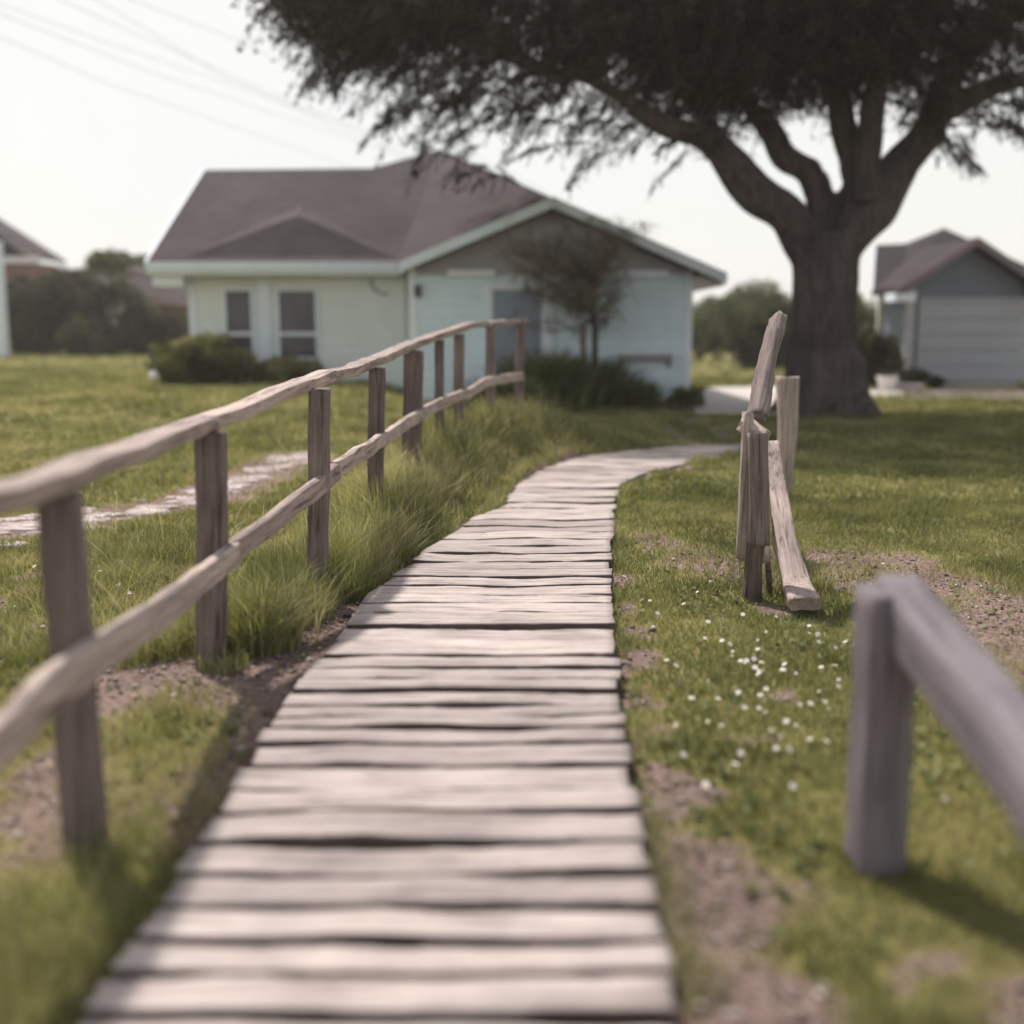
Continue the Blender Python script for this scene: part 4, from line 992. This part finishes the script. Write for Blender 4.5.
boxes('frame', [(g0.x - .1, g0.x - .003, YR - .07, YR - .01, .1, g0.z + .1), (g1.x + .003, g1.x + .1, YR - .07, YR - .01, .1, g0.z + .1), (g0.x, g1.x, YR - .065, YR - .012, g0.z + .003, g0.z + .1)], M['garage'], gd)
# roofs: front gable and the taller block behind
PB = at(944, 228, 31.5)
poly_slab('roof', [eR, pR, Vector((pR.x, 31, pR.z)), Vector((eR.x, 28.6, eR.z))], .14, M['roof_dark'], rh)
poly_slab('roof', [pR, eR2, Vector((eR2.x, 34, eR2.z)), Vector((pR.x, 34, pR.z))], .14, M['roof_dark'], rh)
c0 = at(876, 245, 31.5); c1 = at(906, 243.5, 31.5); e0 = at(873, 290, 28.75)
poly_slab('roof', [e0, Vector((eR.x + .4, 28.75, e0.z)), at(915, 262, 30.6), c1, c0], .14, M['roof_dark'], rh)
poly_slab('roof', [at(897, 286, 28.8), c1, PB, at(1045, 275, 28.85)], .14, M['roof_dark'], rh)
poly_slab('roof', [PB, c1, Vector((12.9, 37, 2.6)), Vector((PB.x + 7, 37, 2.6))], .14, M['roof_dark'], rh)
poly_slab('roof', [c0, c1, Vector((12.9, 37, 2.6)), Vector((12.35, 36.8, 2.6))], .14, M['roof_dark'], rh)
bar('fascia', eR + Vector((0, -.02, -.1)), pR + Vector((0, -.02, -.1)), .04, .2, plain('mauve_fascia', (.20, .16, .17), .6), rh)
bar('fascia', pR + Vector((.003, -.02, -.1)), eR2 + Vector((0, -.02, -.1)), .04, .2, plain('mauve_fascia_board', (.18, .145, .155), .6), rh)
boxes('eave_return', [(eR.x - .02, xl_ + .02, YR - .48, YR + .3, eR.z - .34, eR.z - .14)], M['trim'], rh)
xs0 = at(880, 300, 29.3).x
siding('wall', .1, e0.z - .02, lambda z: xs0, lambda z: xl_, 29.3, M['slate'], rh)
bar('fascia', e0 + Vector((-.02, 0, -.1)), c0 + Vector((-.02, 0, -.1)), .03, .22, M['fascia'], rh)
poly_slab('side_wall', [(xs0, 29.3, .1), (12.6, 36.4, .1), (12.6, 36.4, e0.z), (11.0, 31.5, c0.z - .4), (xs0, 29.3, e0.z - .05)], .05, M['trim'], rh, Vector((1, 0, 0)))
a_, b_ = at(885, 303, 29.3), at(893, 340, 29.3); window(a_.x, b_.x, b_.z, a_.z, 29.3, rh, fr=.04)
boxes('corner_board', [(xs0 - .05, xs0 + .14, 29.24, 29.34, .1, e0.z - .05)], M['white_plastic'], rh)

# ------------------------------------------------------------------ neighbours on the left
lh = empty('house', (-30, 62, 0)); tag(lh, 'low house with a dark gabled roof and white eaves at the far left edge', 'house')
Y1 = 60.0
e1 = at(36, 256, Y1); p1 = at(-60, 195, Y1); e1b = Vector((2 * p1.x - e1.x, Y1, e1.z))
poly_slab('roof', [e1, p1, p1 + Vector((0, 4, 0)), e1 + Vector((0, 4, 0))], .15, M['roof'], lh)
poly_slab('roof', [p1, e1b, e1b + Vector((0, 4, 0)), p1 + Vector((0, 4, 0))], .15, M['roof'], lh)
x_ = [e1b.x + .3, e1.x - .3]
poly_slab('gable_wall', [(x_[0], Y1 + .4, e1.z - .1), (x_[1], Y1 + .4, e1.z - .1), (p1.x, Y1 + .4, p1.z - .2)], .05, M['roof_dark'], lh, Vector((0, 1, 0)))
boxes('fascia', [(e1b.x, e1.x + .15, Y1 - .05, Y1 + .1, e1.z - .38, e1.z - .03)], M['white_plastic'], lh)
boxes('wall', [(x_[0], x_[1], Y1 + .4, Y1 + 3.6, 0, e1.z - .3)], M['brick'], lh)
bwl = empty('brick_wall', (-24, 57, 0)); tag(bwl, 'long reddish brown garden wall above the dark hedge at far left', 'wall')
a_, b_ = at(5, 266, 57), at(88, 272, 57)
boxes('wall', [(a_.x - 5, b_.x, 57, 57.4, 0, b_.z)], M['brick'], bwl); boxes('coping', [(a_.x - 5, b_.x + .05, 56.9, 57.5, b_.z + .002, b_.z + .12)], M['brick'], bwl)
sh = empty('shed', (-18, 56, 0)); tag(sh, 'low outbuilding with a dark roof and pinkish eaves between hedge and aqua house', 'shed')
Y2 = 54.0
s0, s1, s2 = at(118, 293, Y2), at(205, 300, Y2), at(128, 270, Y2 + 4.0); s3 = at(215, 289, Y2 + 4.0)
poly_slab('roof', [s0, s1, s3, s2], .12, M['roof_dark'], sh); poly_slab('roof', [s2, s3, s1 + Vector((0, 5, 0)), s0 + Vector((0, 5, 0))], .12, M['roof_dark'], sh)
bar('ridge_cap', s2 + Vector((0, -.05, .03)), s3 + Vector((0, -.05, .03)), .4, .34, plain('pink_terracotta', (.42, .32, .29), .8), sh)
bar('fascia', s0 + Vector((0, -.04, -.16)), s1 + Vector((0, -.04, -.2)), .06, .4, plain('pink_terracotta_board', (.38, .28, .26), .8), sh)
boxes('wall', [(s0.x + .2, s1.x - .2, Y2 + .3, Y2 + 4.5, 0, s1.z - .2)], M['brick'], sh)
# white square pole at the left edge
pl = empty('porch_post', (at(3, 355, 17.5).x, 17.5, 0)); tag(pl, 'tall pale blue square post standing at the left edge of the lawn', 'post')
g = gp(3, 355); Yq = 46.0; a_ = at(-20, 243, Yq); b_ = at(-3, 243, Yq)
pl.location = ((a_.x + b_.x) / 2, Yq, 0)
boxes('shaft', [(a_.x, b_.x, Yq, Yq + .5, -.1, a_.z)], M['fascia'], pl, .02); boxes('cap', [(a_.x - .03, b_.x + .03, Yq - .03, Yq + .53, a_.z + .002, a_.z + .08)], M['fascia'], pl, .02)
boxes('base', [(a_.x - .04, b_.x + .04, Yq - .04, Yq + .54, -.05, .35)], M['fascia'], pl, .02)

# ------------------------------------------------------------------ shrubs and trees
def blob(px, py, Y, rpx, rpy, ry=None):
    c = at(px, py, Y); k = Y / F; return (c.x, c.y, c.z, rpx * k, ry or rpx * k * .8, rpy * k)
bush('hedge', 'large dark rounded hedge mass along the back of the left lawn', 'hedge',
     [blob(35, 322, 49, 36, 34, 1.2), blob(70, 312, 50, 36, 38, 1.3), blob(110, 318, 49, 38, 34, 1.3), blob(150, 332, 50, 32, 24, 1.2), blob(92, 336, 47.5, 34, 20, 1.1), blob(20, 308, 50, 28, 30, 1.2), blob(178, 336, 50, 22, 20, 1.1), blob(-25, 316, 49, 34, 38, 1.3)], 60000, .13, M['dark_leaf'])
bush('tree', 'bright green young tree rising behind the dark hedge at left', 'tree', [blob(106, 280, 52, 19, 28), blob(118, 262, 58, 16, 10), blob(100, 262, 54, 13, 10), blob(150, 262, 64, 18, 7)], 7000, .15, M['green_leaf'])
bush('shrub', 'rounded yellow green shrub below the left window of the aqua house', 'shrub', [blob(178, 362, 22.3, 27, 21), blob(212, 360, 22.5, 30, 23), blob(238, 366, 22.4, 18, 17), blob(196, 352, 22.6, 22, 15)], 19000, .065, M['shrub_leaf'])
bush('shrub', 'small low shrub below the right window of the aqua house', 'shrub', [blob(282, 371, 22.6, 22, 13), blob(308, 373, 22.6, 18, 12), blob(265, 374, 22.6, 12, 10)], 8000, .06, M['shrub_leaf'])
bush('bush', 'hazy green bushes on the far lawn left of the oak trunk', 'bush', [blob(720, 325, 54, 30, 28, 1.4), blob(755, 315, 56, 34, 30, 1.5), blob(700, 335, 53, 16, 22, 1), blob(780, 325, 56, 24, 30, 1.2)], 22000, .15, M['green_leaf'])
bush('bush', 'dark round bush in front of the hazy bushes near the oak', 'bush', [blob(758, 343, 40, 26, 25), blob(782, 338, 41, 22, 28)], 13000, .11, M['dark_leaf'])
bush('bush', 'dark bush between the oak trunk and the garage house', 'bush', [blob(866, 358, 26.2, 18, 26), blob(886, 362, 26.3, 16, 24), blob(850, 350, 27, 16, 28)], 12000, .08, M['dark_leaf'])
bush('tree', 'light green small tree seen right of the oak trunk', 'tree', [blob(862, 330, 40, 16, 24), blob(850, 312, 41, 16, 18)], 5000, .12, M['green_leaf'])
bush('shrub', 'low dark shrub at the foot of the garage corner', 'shrub', [blob(915, 378, 26.6, 14, 8), blob(935, 382, 26.7, 10, 5)], 3500, .06, M['dark_leaf'])
bush('treeline', 'distant low band of trees beyond the houses', 'trees', [(x, 95 + random.uniform(-8, 8), 1.6, random.uniform(4, 8), 3, random.uniform(2.0, 3.6)) for x in np.arange(-70, 75, 6)], 60000, .34, M['green_leaf'], stem=False)['kind'] = 'stuff'

# dark ornamental clumps before the gable
def clump(name, label, px, py, n, r, h, mat=None, zoff=None):
    g = gp(px, py); a = rng.random(n) * 6.28; rr = np.abs(rng.normal(0, r * .45, n)); P = np.stack([g.x + np.cos(a) * rr, g.y + np.sin(a) * rr * .8], 1)
    hh = h * rng.uniform(.22, 1.3, n) * np.clip(1.1 - rr / r * .35, .3, 1)
    z = ground_z(P[:, 0], P[:, 1]) - .02
    o = blades(P, z, hh, np.full(n, .0011 * g.y + .002), hh * rng.uniform(.15, .8, n), a + rng.normal(0, .5, n), np.clip(rng.normal(.25, .2, n), 0, 1), name, mat or M['clump'], segs=4)
    tag(o, label, 'plant'); return o
M['clump'] = leaf_mat('dark_tussock', [(0, (.055, .068, .03)), (.5, (.15, .165, .07)), (1, (.33, .31, .17))], .25)
clump('tussock', 'dark arching grass tussock right behind the end post of the fence', 545, 411, 3000, .85, 1.0)
clump('tussock', 'wide dark grass tussock at the foot of the small bare tree', 592, 406, 2300, .8, .85)
clump('tussock', 'low spiky grass tussock below the wall shelf', 640, 408, 900, .4, .5)
clump('tussock', 'shaded grass tussock on the bank in front of the door', 507, 428, 2600, .55, .7)
clump('tussock', 'small tussock at the right corner of the aqua house', 686, 408, 700, .25, .4)
# small ornamental tree with reddish-brown crown
YT = 19.8
st = empty('small_tree', (at(595, 390, YT).x, YT, 0)); tag(st, 'small thin tree with a sparse brown crown in front of the aqua gable', 'tree')
paths = [([at(596, 402, YT), at(595, 360, YT), at(595, 330, YT), at(592, 310, YT), at(590, 290, YT), at(588, 262, YT)], [.075, .06, .055, .05, .04, .02])]
tips = []
for k in range(60):
    a = random.random() * 6.28; sp = random.uniform(.35, 1.0)
    s = at(592, random.uniform(268, 322), YT); ex = s.x + math.cos(a) * 1.5 * sp - .42 * sp; ey = YT + math.sin(a) * .85 * sp; ez = s.z + random.uniform(-.05, 1.15)
    if ez > 3.75: ez = 3.75 - random.random() * .4
    m_ = Vector(((s.x * .55 + ex * .45), (YT * .55 + ey * .45), s.z * .3 + ez * .7 - .2)); e = Vector((ex, ey, ez)); paths.append(([s, m_, e], [.018, .010, .004])); tips.append((m_, e))
    for j in range(7):
        b = m_.lerp(e, random.random()); c = b + Vector((random.gauss(0, .22), random.gauss(0, .2), random.gauss(.05, .2))); paths.append(([b, b.lerp(c, .5) + Vector((0, 0, .03)), c], [.005, .004, .002])); tips.append((b, c))
V, Fq = tube_mesh(paths, 5); link('trunk', mesh_np('trunk', V, [Fq], True), st, None, M['twig'])
cc = []
for b, c in tips:
    for j in range(46 if (b.x < st.location.x + .15) else 16): p = b.lerp(c, random.random()); cc.append((p.x + random.gauss(0, .06), p.y + random.gauss(0, .06), p.z + random.gauss(0, .05)))
cc = np.array(cc); V, T = leaf_cloud(cc, rng.uniform(.025, .055, len(cc)), rng.normal(size=(len(cc), 3)), rng.random(len(cc)), .5)
link('crown', mesh_np('crown', V.reshape(-1, 3), [np.arange(len(V) * 4).reshape(-1, 4)], False, {'tint': T}), st, None, M['brown_leaf'])
sk = empty('stake', (at(583, 390, YT).x, YT, 0)); tag(sk, 'thin brown wooden stake beside the small bare tree', 'stake')
timber('stake', [at(584, 404, YT - .1), at(583, 322, YT - .1)], .11, .09, M['post'], sk, up=(0, 1, 0), wave=.004)

# ------------------------------------------------------------------ small white things
def lathe(name, prof, loc, mat, parent=None, K=20):
    V = []; Fc = []
    for r, z in prof:
        for k in range(K): V.append((loc[0] + r * math.cos(6.283185 * k / K), loc[1] + r * math.sin(6.283185 * k / K), loc[2] + z))
    for i in range(len(prof) - 1):
        for k in range(K): Fc.append((i * K + k, i * K + (k + 1) % K, (i + 1) * K + (k + 1) % K, (i + 1) * K + k))
    Fc.append(tuple(range(K))); Fc.append(tuple(range((len(prof) - 1) * K, len(prof) * K)))
    return link(name, mesh_py(name, V, Fc, True), parent, None, mat)
c = at(154, 376, 21.9); gl_ = empty('garden_light', (c.x, c.y, 0)); tag(gl_, 'small white globe garden light beside the left shrub', 'garden light')
r = .105; lathe('globe', [(.03, -r)] + [(r * math.sin(a), -r * math.cos(a)) for a in np.linspace(.35, 2.9, 9)], (c.x, c.y, c.z), M['white_plastic'], gl_)
lathe('stem', [(.03, -c.z - .05), (.022, -r)], (c.x, c.y, c.z), M['iron'], gl_, 10)
c = at(887, 383, 25.4); pt_ = empty('flower_pot', (c.x, c.y, 0)); tag(pt_, 'round white flower pot standing by the bush left of the garage', 'pot')
lathe('pot', [(.14, 0), (.2, .12), (.23, .3), (.25, .34), (.22, .36), (.19, .33)], (c.x, c.y, 0), M['white_plastic'], pt_)
V, T = leaf_cloud(np.array([c.x, c.y, .38]) + rng.normal(size=(400, 3)) * np.array([.1, .1, .05]), np.full(400, .07), rng.normal(size=(400, 3)), rng.random(400)); link('foliage', mesh_np('foliage', V.reshape(-1, 3), [np.arange(1600).reshape(-1, 4)], False, {'tint': T}), pt_, None, M['dark_leaf'])
a_, b_ = at(899, 385, 25.6), at(923, 392, 25.6); tr = empty('trough', (a_.x, 25.6, 0)); tag(tr, 'low pale stone trough on the ground right of the white pot', 'planter')
boxes('trough', [(a_.x, b_.x, 25.6, 25.95, -.02, .10), (a_.x - .03, b_.x + .03, 25.56, 25.62, .102, .17), (a_.x - .03, b_.x + .03, 25.93, 25.99, .102, .17)], M['concrete'], tr, .02)

# ------------------------------------------------------------------ overhead cables
wires = [((-120, -30), (0, 14), (156, 74), (330, 132)), ((-120, -8), (0, 37), (109, 84), (330, 160)), ((-120, -75), (66, 2), (156, 43), (380, 140)), ((-100, -90), (98, 0), (219, 74), (420, 165)), ((-60, -95), (133, 0), (234, 39), (460, 150)), ((-120, -45), (0, 4), (100, 40), (330, 118))]
for k, w in enumerate(wires):
    Ys = (30, 36, 44, 60); P_ = [np.array(at(px, py, Y)) for (px, py), Y in zip(w, Ys)]
    P_ = [P_[0] + (P_[0] - P_[1]) * 1.5] + P_ + [P_[-1] + (P_[-1] - P_[-2]) * 2.0]
    pts = [P_[i] * (1 - t) + P_[i + 1] * t for i in range(len(P_) - 1) for t in np.linspace(0, 1, 8)[:-1]] + [P_[-1]]
    V, Fq = tube_mesh([(pts, [.008] * len(pts))], 6); o = link('power_line', mesh_np('power_line', V, [Fq], True), None, None, M['cable'])
    tag(o, 'thin overhead power line crossing the pale sky at upper left', 'cable', 'overhead power lines in the upper left sky')

# ------------------------------------------------------------------ world, sun, haze, camera
SUN_EL, SUN_AZ = R(58), R(-34)     # azimuth clockwise from +Y
w = bpy.data.worlds.new('World'); scene.world = w; w.use_nodes = True; nt = w.node_tree; nt.nodes.clear(); L = nt.links.new
out = nt.nodes.new('ShaderNodeOutputWorld'); bg = nt.nodes.new('ShaderNodeBackground'); sky = nt.nodes.new('ShaderNodeTexSky'); sky.sky_type = 'NISHITA'
sky.sun_disc = False; sky.sun_elevation = SUN_EL; sky.sun_rotation = SUN_AZ; sky.dust_density = 3; sky.air_density = 1; sky.ozone_density = 1
tc = nt.nodes.new('ShaderNodeTexCoord'); nz = noise_tex(nt, tc.outputs['Generated'], 1.2, 5, .6)
cr = ramp(nt, [(.3, (7.3, 7.6, 7.7)), (.62, (8.1, 8.05, 7.65))]); L(nz.outputs[0], cr.inputs[0])
sep = nt.nodes.new('ShaderNodeSeparateXYZ'); L(tc.outputs['Generated'], sep.inputs[0])
fz = ramp(nt, [(.0, (.9, .9, .9)), (.34, (.86, .86, .86)), (.75, (.18, .18, .18))]); L(sep.outputs[2], fz.inputs[0])
c = mixc(nt, fz.outputs[0], sky.outputs[0], cr.outputs[0]); L(c, bg.inputs[0]); bg.inputs[1].default_value = .114; L(bg.outputs[0], out.inputs[0])
sd = bpy.data.lights.new('sun', 'SUN'); sd.energy = 4.8; sd.angle = R(2.5); sd.color = (1, .945, .89)
so = bpy.data.objects.new('sun', sd); COL.objects.link(so)
dv = Vector((math.sin(SUN_AZ) * math.cos(SUN_EL), math.cos(SUN_AZ) * math.cos(SUN_EL), math.sin(SUN_EL)))
so.rotation_euler = dv.to_track_quat('Z', 'Y').to_euler(); so.location = dv * 40
HAZE = .0009
if HAZE:
    V = [(x, y, z) for x in (-900, 900) for y in (-80, 1100) for z in (-1.5, 16)]
    hz = link('haze', mesh_py('haze', V, [(0, 1, 3, 2), (4, 5, 7, 6), (0, 1, 5, 4), (2, 3, 7, 6), (0, 2, 6, 4), (1, 3, 7, 5)]))
    m = bpy.data.materials.new('haze_air'); m.use_nodes = True; nt = m.node_tree; nt.nodes.clear(); out = nt.nodes.new('ShaderNodeOutputMaterial'); pv = nt.nodes.new('ShaderNodeVolumePrincipled')
    pv.inputs['Color'].default_value = (.95, .90, .88, 1); pv.inputs['Density'].default_value = HAZE; pv.inputs['Anisotropy'].default_value = .3
    nt.links.new(pv.outputs[0], out.inputs['Volume']); hz.data.materials.append(m); tag(hz, 'thin pale summer haze hanging over the whole garden', 'haze', kind='stuff')
cd = bpy.data.cameras.new('camera'); cam = bpy.data.objects.new('camera', cd); COL.objects.link(cam)
cam.location = (0, 0, H); cam.rotation_euler = (math.pi / 2 - PITCH, 0, 0)
cd.sensor_width = 36; cd.lens = F / 1024 * 36; cd.clip_end = 3000; cd.clip_start = .05
cd.dof.use_dof = True; cd.dof.focus_distance = 6.2; cd.dof.aperture_fstop = cd.lens / 1000 / .057; cd.dof.aperture_blades = 0
scene.camera = cam
scene.view_settings.view_transform = 'Standard'; scene.view_settings.look = 'None'; scene.view_settings.exposure = .14; scene.view_settings.gamma = 1
scene.cycles.volume_bounces = 1
